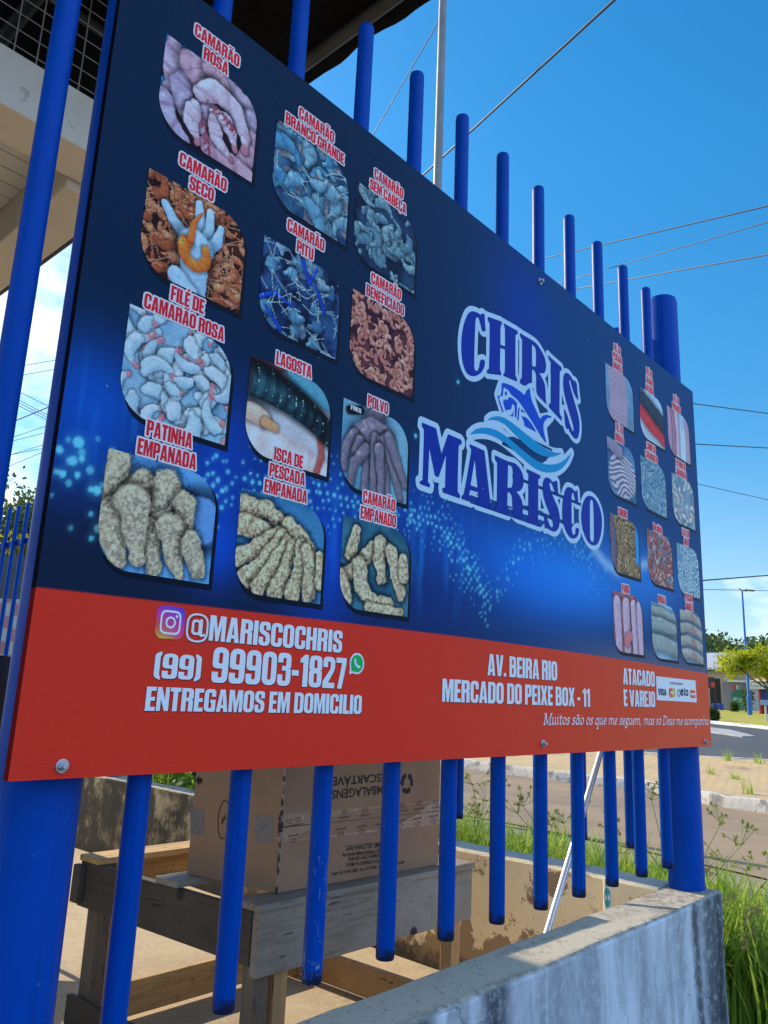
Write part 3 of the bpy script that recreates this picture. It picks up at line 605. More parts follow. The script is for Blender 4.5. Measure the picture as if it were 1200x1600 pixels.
def P_octopus():
    im = bgfill((96,142,180), (74,122,164), 2, 12); c = (112,116,146); d = (48,52,80); h = (150,152,176)
    tube2(im, [(.58,1.0),(.50,.82)], .12, .15, c, d, h); tube2(im, [(.30,.62),(.5,.74),(.66,.70)], .16, .2, c, d, h)
    for p in ([(.20,.62),(.08,.46),(.06,.2)], [(.30,.55),(.24,.42),(.36,.44),(.42,.30),(.40,.02)], [(.40,.50),(.22,.30),(.18,.05)], [(.55,.66),(.54,.35),(.56,-.05)], [(.66,.66),(.72,.36),(.82,-.05)], [(.72,.70),(.86,.40),(1.02,.05)], [(.62,.55),(.66,.28),(.68,-.02)], [(.78,.74),(.95,.45),(1.1,.22)]):
        tube2(im, p, .085, .05, c, d, h, 0, shade=.45)
    tube2(im, [(.10,.885),(.30,.945)], .05, .05, (20,26,34), (14,18,26)); return im
def P_breaded():
    im = bgfill((58,108,134), (40,84,112), 3, 13); q = (180,178,162); d = (92,94,86); h = (178,180,166)
    for p, a, b in (([(.22,.86),(.14,.60)], .08, .09), ([(.50,.72),(.30,.50),(.06,.34)], .09, .09), ([(.62,.80),(.60,.60),(.66,.40)], .10, .08), ([(.80,.72),(.90,.45),(1.0,.25)], .10, .09), ([(.28,.48),(.34,.25),(.55,.10),(.80,.10)], .11, .09), ([(1.02,.66),(1.04,.45)], .09, .08), ([(.0,.30),(.1,.10)], .12, .1), ([(.45,.04),(1.0,.04)], .06, .05)): tube2(im, p, a, b, q, d, None, 0, .45, shade=.5)
    return im
def striped(base, dark, n, slope, wob, seed, bgc):
    im = bgfill(bgc, tuple(c*.8 for c in bgc), 3, seed); ph = PZ*n+slope*np.abs(PX-.42)*n+wob*np.sin(PX*7)+vnoise(PX, PZ, 4, seed)*1.5
    body = sstep(.40, .33, np.abs(PX-.45-.05*np.sin(PZ*3))); return lerp(im, lerp(A_(*base), A_(*dark), sstep(.35,.8,np.sin(ph*2*np.pi)*.5+.5)), body)
def P_chev(): return striped((150,150,184), (104,92,128), 13, 1.2, .0, 31, (96,146,196))
def P_salmon():
    im = bgfill((140,178,214), (112,152,194), 2, 32); tube2(im, [(-.1,.30),(.4,.12),(1.2,.0)], .30, .3, (150,180,210), (110,140,180)); tube2(im, [(-.1,.62),(.4,.40),(1.2,.20)], .20, .18, (176,56,66), (120,30,46), (206,110,112), 0); tube2(im, [(-.1,.86),(.5,.70),(1.2,.48)], .17, .2, (40,58,80), (14,20,34), (86,112,140)); tube2(im, [(.1,.95),(.12,.95)], .06, .06, (60,84,120), (20,30,50)); return im
def P_pira():
    im = bgfill((150,180,212), (122,158,200), 2, 33)
    for x, c in ((.08, (158,132,166)), (.30, (146,104,136)), (.46, (170,166,198)), (1.0, (150,140,176))): tube2(im, [(x,1.05),(x+.04,.5),(x+.02,-.05)], .10, .09, c, (104,84,124), (186,180,206))
    return im
def P_robalo(): 
    im = bgfill((70,112,160), (46,80,130), 2, 34); ph = PZ*11+.9*np.sin(PX*5.5+PZ*3)+vnoise(PX, PZ, 3, 34)*2
    body = sstep(1.05, .95, np.hypot((PX-.6)/.55, (PZ-.42)/.42)); im = lerp(im, lerp(A_(150,160,188), A_(78,84,122), sstep(.4,.8,np.sin(ph*2*np.pi)*.5+.5)), body)
    tube2(im, [(.1,.92),(.5,.84)], .14, .12, (120,124,160), (78,80,118), (150,156,186)); return im
def P_crab(): im = bgfill((96,140,180), (66,112,156), 5, 35); blobs(im, 130, .06, [(108,150,186),(126,166,198),(92,138,176)], (58,96,138), (150,186,212), 35); return im
def P_legs(): im = bgfill((110,140,168), (84,116,150), 5, 36); shrimps(im, 44, .14, .055, [(160,180,198),(176,190,204),(146,168,190)], [(84,104,132)], (200,212,222), 36, (60, 130), 0, tail=(150,104,110)); return im
def P_sururu():
    im = bgfill((120,110,92), (74,66,60), 8, 37); blobs(im, 190, .042, [(150,138,104),(166,152,120),(132,118,88)], (64,54,44), (190,180,150), 37); tube2(im, [(1.1,1.0),(1.05,.3)], .12, .08, (40,130,200), (20,80,150)); tube2(im, [(.06,.92),(.14,.6),(.08,.1)], .06, .12, (96,92,128), (50,46,74), (130,128,160)); return im
def P_mussel(): im = bgfill((120,128,150), (86,92,118), 4, 38); blobs(im, 95, .07, [(150,92,96),(168,128,124),(148,150,164),(130,74,84)], (66,52,66), (196,184,190), 38); return im
def P_rings():
    im = bgfill((84,130,166), (64,108,148), 4, 39); q = np.random.default_rng(39)
    for _ in range(60): tube2(im, arcp(q.uniform(0,ASP), q.uniform(0,1), q.uniform(.05,.10), 0, 350, 14), .026, .026, (140,178,206), (70,112,154), (178,206,224))
    return im
def P_pargo():
    im = bgfill((150,110,132), (110,76,104), 5, 40)
    for x in (.18, .50, .82, 1.05): tube2(im, [(x-.06,1.0),(x-.02,.85)], .09, .12, (176,104,122), (120,62,84), None, 0, .3); tube2(im, [(x,.80),(x,.5),(x+.02,.05)], .15, .12, (172,160,192), (112,92,128), (200,196,216))
    tube2(im, [(.5,.2),(.62,.3)], .1, .08, (180,106,116), (140,90,110)); return im
def P_silver():
    im = bgfill((120,160,196), (92,134,176), 2, 41)
    for z, w_ in ((.84, .10), (.60, .15), (.26, .17)): tube2(im, [(-.1,z),(.4,z+.02),(1.2,z-.06)], w_, w_*.85, (124,146,158), (70,90,106), (164,184,192))
    for z in (.47, .44): tube2(im, [(-.1,z),(.6,z-.02),(1.2,z+.03)], .008, .008, (60,84,96), (50,70,84))
    return im
def P_three():
    im = bgfill((108,142,176), (84,118,156), 2, 42)
    for z in (.88, .63, .38, .13): tube2(im, [(-.05,z),(.35,z+.05),(.8,z),(1.2,z-.08)], .11, .08, (140,150,158), (78,84,94), (176,186,190)); tube2(im, [(.62,z+.02),(.72,z-.02)], .05, .04, (150,116,112), (120,104,106))
    return im
pics = [  # column x, row z (top edge), drawing, caption lines
    (.092,1.286,P_pink,'CAMARÃO|ROSA'), (.091,1.006,P_dry,'CAMARÃO|SECO'), (.087,.746,P_fillet,'FILÉ DE|CAMARÃO ROSA'), (.081,.495,P_claw,'PATINHA|EMPANADA'),
    (.353,1.275,P_white,'CAMARÃO|BRANCO GRANDE'), (.346,1.005,P_pitu,'CAMARÃO|PITU'), (.340,.748,P_lobster,'LAGOSTA'), (.344,.490,P_sticks,'ISCA DE|PESCADA|EMPANADA'),
    (.588,1.264,P_headless,'CAMARÃO|SEM CABEÇA'), (.596,.999,P_curls,'CAMARÃO|BENEFICIADO'), (.588,.742,P_octopus,'POLVO'), (.606,.491,P_breaded,'CAMARÃO|EMPANADO'),
    (1.795,1.256,P_chev,'FILÉ DE|PESCADA|AMARELA'), (2.062,1.262,P_salmon,'FILÉ DE|SALMÃO|NATURAL'), (2.312,1.266,P_pira,'FILÉ DE|PIRARUCU'),
    (1.794,.995,P_robalo,'FILÉ DE|ROBALO'), (2.052,.997,P_crab,'CARNE DE|CARANGUEJO'), (2.324,1.0,P_legs,'PATINHA DE|CARANGUEJO'),
    (1.802,.737,P_sururu,'SURURU'), (2.080,.737,P_mussel,'Mexilhão'), (2.338,.732,P_rings,'LULA EM|ANÉIS'),
    (1.806,.485,P_pargo,'PARGO'), (2.090,.483,P_silver,'ROBALO'), (2.338,.484,P_three,'PESCADA|AMARELA')]
PIC_LAB = ['picture of large pinkish lilac shrimp','picture of a gloved hand holding an orange shrimp over dried shrimp','picture of pale peeled shrimp with pink tails','picture of breaded crab claws on a blue plate','picture of blue grey whole shrimp','picture of dark blue river prawns with long whiskers','picture of a dark lobster tail over white flesh','picture of breaded fish sticks fanned out','picture of blue grey headless shrimp','picture of tiny reddish brown shrimp curls','picture of lilac octopus arms with a dark corner sticker','picture of breaded shrimp','picture of a fillet with chevron grain','picture of dark skinned salmon with red flesh','picture of upright pinkish fillets','picture of a wavy striped fillet','picture of pale blue crab meat','picture of long whitish crab legs','picture of yellow brown mussel meat','picture of reddish mussels','picture of pale squid rings','picture of upright pink fish','picture of silvery green fish lying flat','picture of four stacked grey fish']
PW, PH, PR = .212, .188, .062
def leaf(x0, z0, w_, h_, r, off):      # rectangle, upper right and lower left corners rounded
    return rp([(x0,z0,r),(x0+w_,z0,0),(x0+w_,z0+h_,r),(x0,z0+h_,0)], 10)
vp = Mat('printed_picture', (1, 1, 1), .46, 0, .08).vcol(); weave(vp)
for k, (px0, pz1, fn, cap) in enumerate(pics):
    pz0 = pz1-PH; img = fn(); img = (img.mean((0,1))+(img-img.mean((0,1)))*(1.25 if k < 12 else 1.0))*(.97 if k < 12 else 1.04); img = np.clip(img*(1+.16*(rng.random(img.shape[:2])-.5))[..., None]*(.94+.12*vnoise(PX+k, PZ, 3, 200+k))[..., None], 2, 250)
    # picture: the regular point grid clipped to the leaf outline by the iso fill, colours looked up per vertex
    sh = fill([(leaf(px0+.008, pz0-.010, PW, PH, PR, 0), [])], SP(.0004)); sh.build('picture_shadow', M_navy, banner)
    xs = np.linspace(px0, px0+PW, NXP); zs = np.linspace(pz0, pz1, NZP); X, Z = np.meshgrid(xs, zs)
    # signed distance of the leaf: rectangle minus the two corner cuts
    Fd = np.minimum(np.minimum(X-px0, px0+PW-X), np.minimum(Z-pz0, pz1-Z))+1e-5
    for cx, cz, sx, sz in ((px0+PR, pz0+PR, -1, -1), (px0+PW-PR, pz1-PR, 1, 1)):
        inq = ((X-cx)*sx > 0) & ((Z-cz)*sz > 0); Fd = np.where(inq, PR-np.hypot(X-cx, Z-cz)+1e-5, Fd)
    nx_, nz_ = NXP, NZP; idx = np.arange(nx_*nz_).reshape(nz_, nx_); ins = Fd > 0
    m = MB(); m.v = [SP(.0009)(x, z) for z in zs for x in xs]; cols = [tuple(c) for c in (np.clip(lin(img)/INK, .004, .82)).reshape(-1, 3)]
    for j in range(nz_-1):
        for i in range(nx_-1):
            q = [(j,i),(j,i+1),(j+1,i+1),(j+1,i)]; n_in = sum(ins[a] for a in q)
            if n_in == 4: m.f.append(tuple(int(idx[a]) for a in q))
            elif n_in:
                poly = []
                for a, b in zip(q, q[1:]+q[:1]):
                    if ins[a]: poly.append(int(idx[a]))
                    if ins[a] != ins[b]:
                        t = Fd[a]/(Fd[a]-Fd[b]); va, vb = m.v[idx[a]], m.v[idx[b]]
                        m.v.append(tuple(va[c]+t*(vb[c]-va[c]) for c in range(3))); cols.append(cols[idx[a]]); poly.append(len(m.v)-1)
                if len(poly) >= 3: m.f.append(tuple(poly))
    o = bpy.data.meshes.new('food_picture'); o.from_pydata(m.v, [], m.f); o.update()
    a = o.color_attributes.new('Col', 'FLOAT_COLOR', 'POINT'); a.data.foreach_set('color', np.array([(*c, 1) for c in cols], np.float32).ravel())
    fo = obj('food_picture', o, vp.m, banner); fo['label'] = PIC_LAB[k]
    lines = cap.split('|'); ch = .0272 if len(lines) < 3 else .0258; polys = []; cx = px0+PW*.5+(0 if px0 < 1 else -.012)
    for li, tx in enumerate(lines):
        z = pz1+.0035+(len(lines)-1-li)*(ch+.0078); nat = sum((.2 if c == ' ' else G[c][0]+.045) for c in tx)*ch*(.91 if px0 < 1 else .74)
        polys += text_polys(tx, cx-nat/2, cx+nat/2, z, ch)
    out = grow(polys, .0032, .0013, SP(.0013)).build('caption', M_pale, banner); fill(polys, SP(.0017)).build('caption_letters', M_red, out)
    if fn is P_octopus:
        p0 = px0+.034; fill(text_polys('FRES', p0-.012, p0+.020, pz1-.019, .010), SP(.0013)).build('sticker_letters', M_white, banner)

# ---- logo, outlines taken from the photo and laid flat on the banner plane
def tr(s, ox, oz, pts): return [S(ox+p[0]/s, oz+p[1]/s) for p in pts]
def smooth(P, n=3, keep=55):           # Catmull-Rom, corners sharper than keep degrees stay
    out = []; m = len(P); P = [np.array(p) for p in P]
    sharp = []
    for i in range(m):
        a = P[i]-P[i-1]; b = P[(i+1) % m]-P[i]; c = np.dot(a, b)/(np.linalg.norm(a)*np.linalg.norm(b)+1e-12); sharp.append(math.degrees(math.acos(max(-1, min(1, c)))) > keep)
    for i in range(m):
        p0, p1, p2, p3 = P[i-1], P[i], P[(i+1) % m], P[(i+2) % m]
        m1 = (p2-p1) if sharp[i] else (p2-p0)/2; m2 = (p2-p1) if sharp[(i+1) % m] else (p3-p1)/2
        d = np.linalg.norm(p2-p1); 
        for mm in (m1, m2):
            l = np.linalg.norm(mm)
            if l > d: mm *= d/l
        for k in range(n):
            t = k/n; out.append(tuple((2*t**3-3*t*t+1)*p1+(t**3-2*t*t+t)*m1+(-2*t**3+3*t*t)*p2+(t**3-t*t)*m2))
    return out
Z1 = lambda p: smooth(tr(8, 705, 470, p)); Z2 = lambda p: smooth(tr(8.889, 800, 530, p)); Z3 = lambda p: smooth(tr(8, 645, 640, p)); Z4 = lambda p: smooth(tr(6.316, 760, 690, p)); Z5 = lambda p: smooth(tr(6.316, 720, 590, p))
letters = [
 (Z1([(262,132),(320,148),(362,175),(385,158),(412,175),(415,250),(424,378),(395,385),(375,365),(358,290),(335,215),(318,208),(300,240),(295,330),(285,600),(283,840),(300,878),(325,870),(345,820),(352,760),(370,738),(405,738),(415,770),(405,830),(375,890),(320,932),(262,943),(200,915),(155,830),(130,720),(121,560),(130,420),(155,290),(195,180),(230,142)]), []),
 (Z1([(452,200),(622,262),(628,300),(610,325),(607,550),(665,572),(663,345),(648,295),(652,285),(820,378),(822,418),(795,428),(793,930),(812,980),(810,1012),(645,940),(645,915),(662,890),(663,610),(605,592),(602,865),(618,905),(615,932),(440,910),(440,870),(465,845),(474,295),(450,240)]), []),
 (Z1([(852,402),(880,425),(1000,495),(1060,545),(1110,620),(1155,710),(1173,800),(1170,860),(1150,905),(1090,908),(1130,980),(1155,1040),(1165,1110),(1170,1240),(1180,1295),(1160,1280),(1075,1190),(1055,1150),(1050,1050),(1048,930),(1030,880),(1000,858),(998,1030),(965,1030),(910,1065),(848,1030),(850,985),(872,968),(877,490),(850,440)]), [Z1([(998,548),(1030,575),(1048,620),(1048,800),(1035,832),(1000,812)])]),
 (Z2([(492,222),(530,265),(672,390),(675,440),(650,445),(648,600),(645,980),(650,1040),(678,1085),(675,1140),(500,950),(495,905),(522,895),(525,320),(495,270)]), []),
 (Z2([(735,470),(775,485),(810,530),(840,580),(860,578),(885,620),(895,720),(910,840),(895,840),(850,760),(815,650),(800,580),(785,565),(780,590),(800,680),(850,860),(895,1010),(920,1130),(925,1250),(910,1350),(885,1388),(845,1370),(800,1310),(770,1245),(745,1255),(725,1190),(715,1080),(708,975),(725,990),(755,1060),(785,1160),(815,1250),(830,1280),(842,1275),(840,1220),(815,1130),(770,980),(725,820),(700,680),(698,560),(710,495)]), []),
 (Z3([(115,160),(290,235),(300,290),(355,552),(430,325),(440,308),(590,375),(607,400),(600,435),(575,445),(568,480),(555,1020),(582,1065),(580,1110),(370,1035),(365,985),(400,970),(410,570),(320,845),(275,830),(205,485),(188,900),(215,940),(210,975),(90,930),(85,895),(120,880),(125,760),(138,255),(110,205)]), []),
 (Z3([(705,432),(885,515),(895,580),(955,1130),(960,1180),(978,1215),(978,1248),(790,1185),(790,1145),(812,1125),(805,1035),(708,1005),(698,1075),(722,1110),(722,1155),(605,1115),(605,1080),(632,1050),(720,540),(722,490),(703,465)]), [Z3([(768,625),(800,978),(715,945)])]),
 (Z4([(75,135),(200,195),(270,215),(320,265),(350,330),(358,400),(345,460),(310,492),(285,495),(320,540),(345,600),(350,735),(360,745),(355,775),(290,750),(255,715),(248,640),(243,550),(225,510),(200,498),(198,670),(215,700),(205,725),(75,680),(72,655),(92,630),(98,220),(92,200),(75,175)]), [Z4([(205,230),(235,242),(250,275),(250,420),(235,455),(200,455)])]),
 (Z4([(387,270),(522,335),(522,365),(502,370),(500,795),(522,815),(520,838),(385,790),(385,760),(402,750),(405,320),(387,300)]), []),
 (Z4([(585,355),(620,370),(645,400),(675,385),(690,400),(700,520),(685,530),(665,500),(640,430),(620,400),(612,415),(625,480),(660,570),(695,650),(715,740),(710,830),(685,880),(650,888),(615,870),(590,855),(570,860),(562,800),(552,710),(575,715),(595,770),(620,835),(640,845),(650,830),(640,780),(600,680),(560,570),(545,470),(550,395),(565,365)]), []),
 (Z4([(800,450),(835,460),(865,490),(890,480),(900,620),(880,620),(865,570),(850,510),(838,505),(832,560),(835,870),(845,915),(860,920),(870,900),(872,860),(895,850),(908,870),(900,920),(875,950),(850,958),(810,940),(770,870),(745,780),(738,690),(745,580),(765,490),(785,455)]), []),
 (Z4([(1008,535),(1055,555),(1100,620),(1130,720),(1135,830),(1120,940),(1090,1010),(1055,1025),(1010,1005),(965,930),(935,820),(928,720),(940,630),(970,555)]), [Z4([(1030,575),(1045,590),(1052,700),(1055,960),(1048,992),(1030,985),(1018,950),(1015,620),(1020,585)])])]
fish = [(Z5([(395,60),(420,55),(500,85),(580,140),(620,175),(640,130),(672,105),(680,180),(700,250),(740,340),(770,410),(800,380),(840,370),(885,385),(880,398),(850,400),(820,430),(805,470),(810,540),(835,640),(820,635),(780,580),(745,520),(690,430),(640,350),(590,270),(540,210),(490,170),(465,130),(415,95),(410,150),(405,185),(380,185),(370,210),(395,280),(415,345),(400,340),(375,260),(355,180),(385,178),(395,130)]), []),
 (Z5([(410,235),(430,215),(455,225),(465,195),(500,205),(545,250),(545,330),(535,400),(525,390),(525,290),(510,262),(495,275),(490,310),(465,320),(450,320),(440,330),(425,300)]), []), (Z5([(520,320),(505,390),(470,370),(495,368)]), []), (Z5([(560,295),(572,300),(560,425),(548,420)]), []), (Z5([(585,310),(630,345),(590,340)]), []),
 (Z5([(590,380),(640,400),(690,460),(735,540),(660,500),(620,480),(615,440)]), []), (Z5([(438+10*math.cos(a), 158+21*math.sin(a)) for a in np.linspace(0, 2*math.pi, 11)[:-1]]), [])]
waves_ = [(Z5([(255,425),(290,395),(350,383),(420,400),(500,450),(600,530),(700,610),(780,670),(850,715),(920,742),(985,745),(940,770),(880,783),(820,780),(750,755),(680,710),(600,640),(520,555),(450,480),(400,445),(340,422),(290,420)]), []),
 (Z5([(82,565),(130,520),(190,497),(260,497),(340,520),(430,575),(520,650),(620,735),(720,810),(800,850),(880,860),(960,845),(1030,800),(1085,740),(1050,820),(1000,885),(940,925),(870,938),(800,930),(730,900),(650,840),(560,760),(480,690),(400,625),(320,580),(240,555),(160,553)]), [])]
fb = [Z5([(395,60),(420,55),(500,85),(620,175),(672,105),(740,340),(770,410),(885,385),(810,470),(835,640),(700,560),(560,430),(415,345),(355,180)])]
logo_bg = grow(letters+waves_+[(p, []) for p in fb], .0145, .0024, SP(.0006)).build('logo_outline', M_logo_out, banner)
fill(letters[:5], SP(.0012)).build('logo_letters', M_logo, banner); fill(letters[5:], SP(.0012)).build('logo_letters', M_logo, banner); fill(fish, SP(.0012)).build('logo_fish', ink_mat('bright_blue_ink', (0,60,186)), banner); fill(waves_, SP(.0012)).build('logo_waves', M_teal, banner)

# ---- contact lines
def line(name, txt, x0, x1, z, h, m=None, shadow=True):
    P = text_polys(txt, x0, x1, z, h); o = fill(P, SP(.0012)).build(name, m or M_white, banner)
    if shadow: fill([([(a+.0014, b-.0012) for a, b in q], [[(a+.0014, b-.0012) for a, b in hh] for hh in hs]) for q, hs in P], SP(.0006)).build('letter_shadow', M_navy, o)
line('handle_text', '@MARISCOCHRIS', .257, .622, .2125, .043)
line('area_code', '(99)', .205, .294, .146, .040); line('phone_number', '99903-1827', .316, .637, .1435, .0595)
line('delivery_text', 'ENTREGAMOS EM DOMICILIO', .196, .686, .0955, .037)
line('address_text', 'AV. BEIRA RIO', 1.124, 1.459, .192, .052); line('address_text', 'MERCADO DO PEIXE BOX - 11', .947, 1.645, .1255, .051)
line('sales_text', 'ATACADO', 1.862, 2.096, .198, .050); line('sales_text', 'E VAREJO', 1.862, 2.092, .1315, .051)
# photo app badge: rounded square blending violet, pink, orange, yellow
x0, x1, z0, z1 = .199, .2535, .209, .262
gx, gz = np.linspace(x0, x1, 40), np.linspace(z0, z1, 40); X, Z = np.meshgrid(gx, gz); rad = .013
dx = np.maximum(np.abs(X-(x0+x1)/2)-((x1-x0)/2-rad), 0); dz = np.maximum(np.abs(Z-(z0+z1)/2)-((z1-z0)/2-rad), 0); Fd = rad-np.hypot(dx, dz)+1e-6
mb = iso(Fd, gx, gz, SP(.0008)); ob = mb.build('photo_app_badge', vp.m, banner); cl = []
for vx, vy, vz in mb.v:
    u_, v_ = (vx-x0)/(x1-x0), (vz-z0)/(z1-z0); q = math.hypot(u_-.25, v_+.05)
    c = np.array([238,190,70])*(1-q/.5)+np.array([226,80,70])*q/.5 if q < .5 else (np.array([226,80,70])*(1-(q-.5)/.35)+np.array([176,50,160])*(q-.5)/.35 if q < .85 else np.array([176,50,160])*(1-min(1,(q-.85)/.35))+np.array([60,60,200])*min(1,(q-.85)/.35))
    cl.append((*ink(c), 1))
a = ob.data.color_attributes.new('Col', 'FLOAT_COLOR', 'POINT'); a.data.foreach_set('color', np.array(cl, np.float32).ravel())
cx, cz = (x0+x1)/2, (z0+z1)/2
circ = lambda cx, cz, r, n=28: [(cx+r*math.cos(2*math.pi*k/n), cz+r*math.sin(2*math.pi*k/n)) for k in range(n)]
fill([(rr(cx-.0195, cz-.0195, cx+.0195, cz+.0195, .0115), [rr(cx-.0160, cz-.0160, cx+.0160, cz+.0160, .0085)]), (circ(cx, cz, .0098), [circ(cx, cz, .0064)]), (circ(cx+.0108, cz+.0106, .0026), [])], SP(.0014)).build('camera_glyph', M_white, ob)
# chat badge: green disc with white rim and a handset
cx, cz = .667, .1945
rim = [(circ(cx, cz, .0205, 36), []), (rp([(cx-.0205,cz-.0215),(cx-.002,cz-.017),(cx-.0175,cz-.002)]), [])]
ob = grow(rim, .0006, .0008, SP(.0008)).build('chat_badge', M_white, banner)
fill([(circ(cx, cz, .0172, 32), [])], SP(.0014)).build('green_disc', ink_mat('green_ink', (24,150,92)), ob); fill([(rp([(cx-.0150,cz-.0162),(cx-.006,cz-.0155),(cx-.0155,cz-.006)]), [])], SP(.0014)).build('green_tail', ink_mat('green_tail_ink', (24,150,92)), ob)
hs = [(cx-.009+.000*k, cz) for k in range(1)]
fill([(rp([(cx-.0095,cz+.0075,.002),(cx-.0060,cz+.0105,.002),(cx-.0030,cz+.0060,.002),(cx-.0045,cz+.0030),(cx+.0030,cz-.0045),(cx+.0060,cz-.0030,.002),(cx+.0105,cz-.0060,.002),(cx+.0075,cz-.0095,.003),(cx-.0005,cz-.0080,.004),(cx-.0080,cz-.0005,.004)]), [])], SP(.0019)).build('handset_glyph', M_white, ob)
# payment card panel
pan = fill([([(2.108,.1555),(2.461,.1555),(2.459,.2335),(2.109,.2335)], [])], SP(.0008)).build('card_panel', ink_mat('panel_white', (196,214,240)), banner)
M_dk = ink_mat('dark_print', (40,52,92)); fill(text_polys('CARTÕES ACEITOS'.replace('Õ', 'O'), 2.222, 2.335, .2125, .0075), SP(.0012)).build('panel_heading', ink_mat('grey_print', (120,130,160)), pan)
fill(text_polys('VISA', 2.120, 2.188, .172, .022), SP(.0012)).build('card_mark', M_dk, pan)
fill([(circ(2.226, .1835, .0165), [])], SP(.0012)).build('card_mark', ink_mat('brick_print', (176,84,66)), pan); fill([(circ(2.248, .1835, .0165), [])], SP(.0015)).build('card_mark', ink_mat('amber_print', (212,150,66)), pan)
fill([(rp([(2.222,.180),(2.252,.180),(2.252,.187),(2.222,.187)]), [])], SP(.0018)).build('card_mark', M_white, pan)
fill([(circ(2.296, .1835, .0135), [circ(2.296, .1835, .0085)])], SP(.0012)).build('card_mark', ink_mat('slate_print', (90,120,150)), pan)
fill([(rp([(2.312,.176,.006),(2.338,.176,.004),(2.338,.183),(2.320,.183),(2.338,.189),(2.338,.198,.006),(2.312,.198,.006)]), []), (rp([(2.344,.176),(2.351,.176),(2.351,.203),(2.344,.203)]), []), (rr(2.357,.176,.026+2.357,.198,.008), [rr(2.364,.182,2.376,.192,.004)])], SP(.0012)).build('card_mark', M_dk, pan)
fill([([(2.402,.170),(2.450,.170),(2.450,.198),(2.402,.198)], [])], SP(.0012)).build('card_mark', ink_mat('rust_print', (176,84,70)), pan); fill([([(2.405,.180),(2.447,.180),(2.447,.187),(2.405,.187)], [])], SP(.0016)).build('card_mark', M_white, pan)
# motto: italic pen strokes (broad nib)
def el(cx, cy, rx, ry, a0=0, a1=360, n=14): return [(cx+rx*math.cos(math.radians(a0+(a1-a0)*i/n)), cy+ry*math.sin(math.radians(a0+(a1-a0)*i/n))) for i in range(n+1)]
hump = lambda x: [(x,0),(x,.95)], 
STEM = lambda x, t=1.0: [(x-.08,t-.04),(x,t),(x,.10),(x+.05,0),(x+.14,.08)]
ARCH = lambda x, w_=.42: [(x,.62),(x+.14,.92),(x+w_-.06,.98),(x+w_,.80),(x+w_,.10),(x+w_+.05,0),(x+w_+.14,.08)]
IT = {'i':(.34,[STEM(.12),[(.14,1.32),(.15,1.38)]]),'u':(.72,[STEM(.10)[:3]+[(.16,.02),(.32,.05),(.52,.34)],STEM(.52)]),'t':(.42,[[(.18,1.35),(.14,.12),(.22,0),(.38,.10)],[(0,.98),(.36,.98)]]),
 'o':(.66,[el(.32,.5,.26,.48)]),'s':(.52,[[(.44,.82),(.36,.98),(.18,.96),(.10,.78),(.18,.60),(.36,.42),(.40,.20),(.28,.02),(.10,.02),(.04,.18)]]),'a':(.70,[el(.30,.47,.25,.46),STEM(.54)]),'ã':(.70,[el(.30,.47,.25,.46),STEM(.54),[(.10,1.26),(.22,1.38),(.40,1.26),(.54,1.38)]]),
 'q':(.70,[el(.30,.47,.25,.46),[(.54,.98),(.52,-.58)],[(.38,-.60),(.66,-.60)]]),'e':(.56,[[(.08,.44),(.44,.56),(.44,.84),(.30,.98),(.12,.80),(.06,.44),(.12,.12),(.28,.0),(.48,.16)]]),
 'm':(1.10,[[(0,.92),(.10,.98),(.10,0)],ARCH(.10,.40)[:5]+[(.50,0)],ARCH(.50,.40)]),'n':(.74,[[(0,.92),(.10,.98),(.10,0)],ARCH(.10)]),'h':(.74,[[(0,1.56),(.10,1.6),(.10,0)],ARCH(.10)]),
 'g':(.64,[el(.30,.64,.22,.33),[(.20,.34),(.14,.18),(.40,.06),(.50,-.20),(.34,-.50),(.10,-.50),(.02,-.28),(.18,-.06)],[(.46,.88),(.60,.98)]]),'D':(1.0,[[(.20,1.5),(.18,0)],[(.02,0),(.40,0),(.74,.16),(.90,.70),(.82,1.28),(.50,1.5),(.06,1.5)]]),
 'M':(1.22,[[(.02,0),(.26,0)],[(.14,0),(.18,1.5)],[(.04,1.5),(.26,1.5)],[(.22,1.5),(.56,.06),(1.0,1.5)],[(1.02,1.5),(.98,0)],[(.84,0),(1.16,0)],[(.98,1.5),(1.18,1.5)]]),
 'c':(.54,[[(.44,.80),(.36,.96),(.20,.94),(.08,.66),(.08,.28),(.20,.02),(.36,.04),(.48,.20)]]),'p':(.72,[[(0,.92),(.12,1.0),(.10,-.58)],[(-.04,-.60),(.26,-.60)],[(.12,.66),(.26,.94),(.44,.94),(.56,.66),(.54,.28),(.40,.02),(.22,.02),(.12,.16)]]),
 'ó':(.66,[el(.32,.5,.26,.48),[(.30,1.22),(.44,1.50)]]),'.':(.28,[[(.10,.04),(.11,.07)]]),',':(.30,[[(.12,.08),(.13,.0),(.04,-.30)]])}
motto = 'Muitos são os que me seguem, mas só Deus me acompanha.'
xm0, xm1, zb, xh = 1.386, 2.585, .0765, .0185
tot = sum((.34 if c == ' ' else IT[c][0]+.06) for c in motto); kx = (xm1-xm0-.006)/tot; cur = xm0; mo = MB()
na = math.radians(38); nr0, nr1 = .135*xh, .040*xh
T = np.array([[math.cos(na), math.sin(na)], [-math.sin(na), math.cos(na)]])/np.array([[nr0], [nr1]])
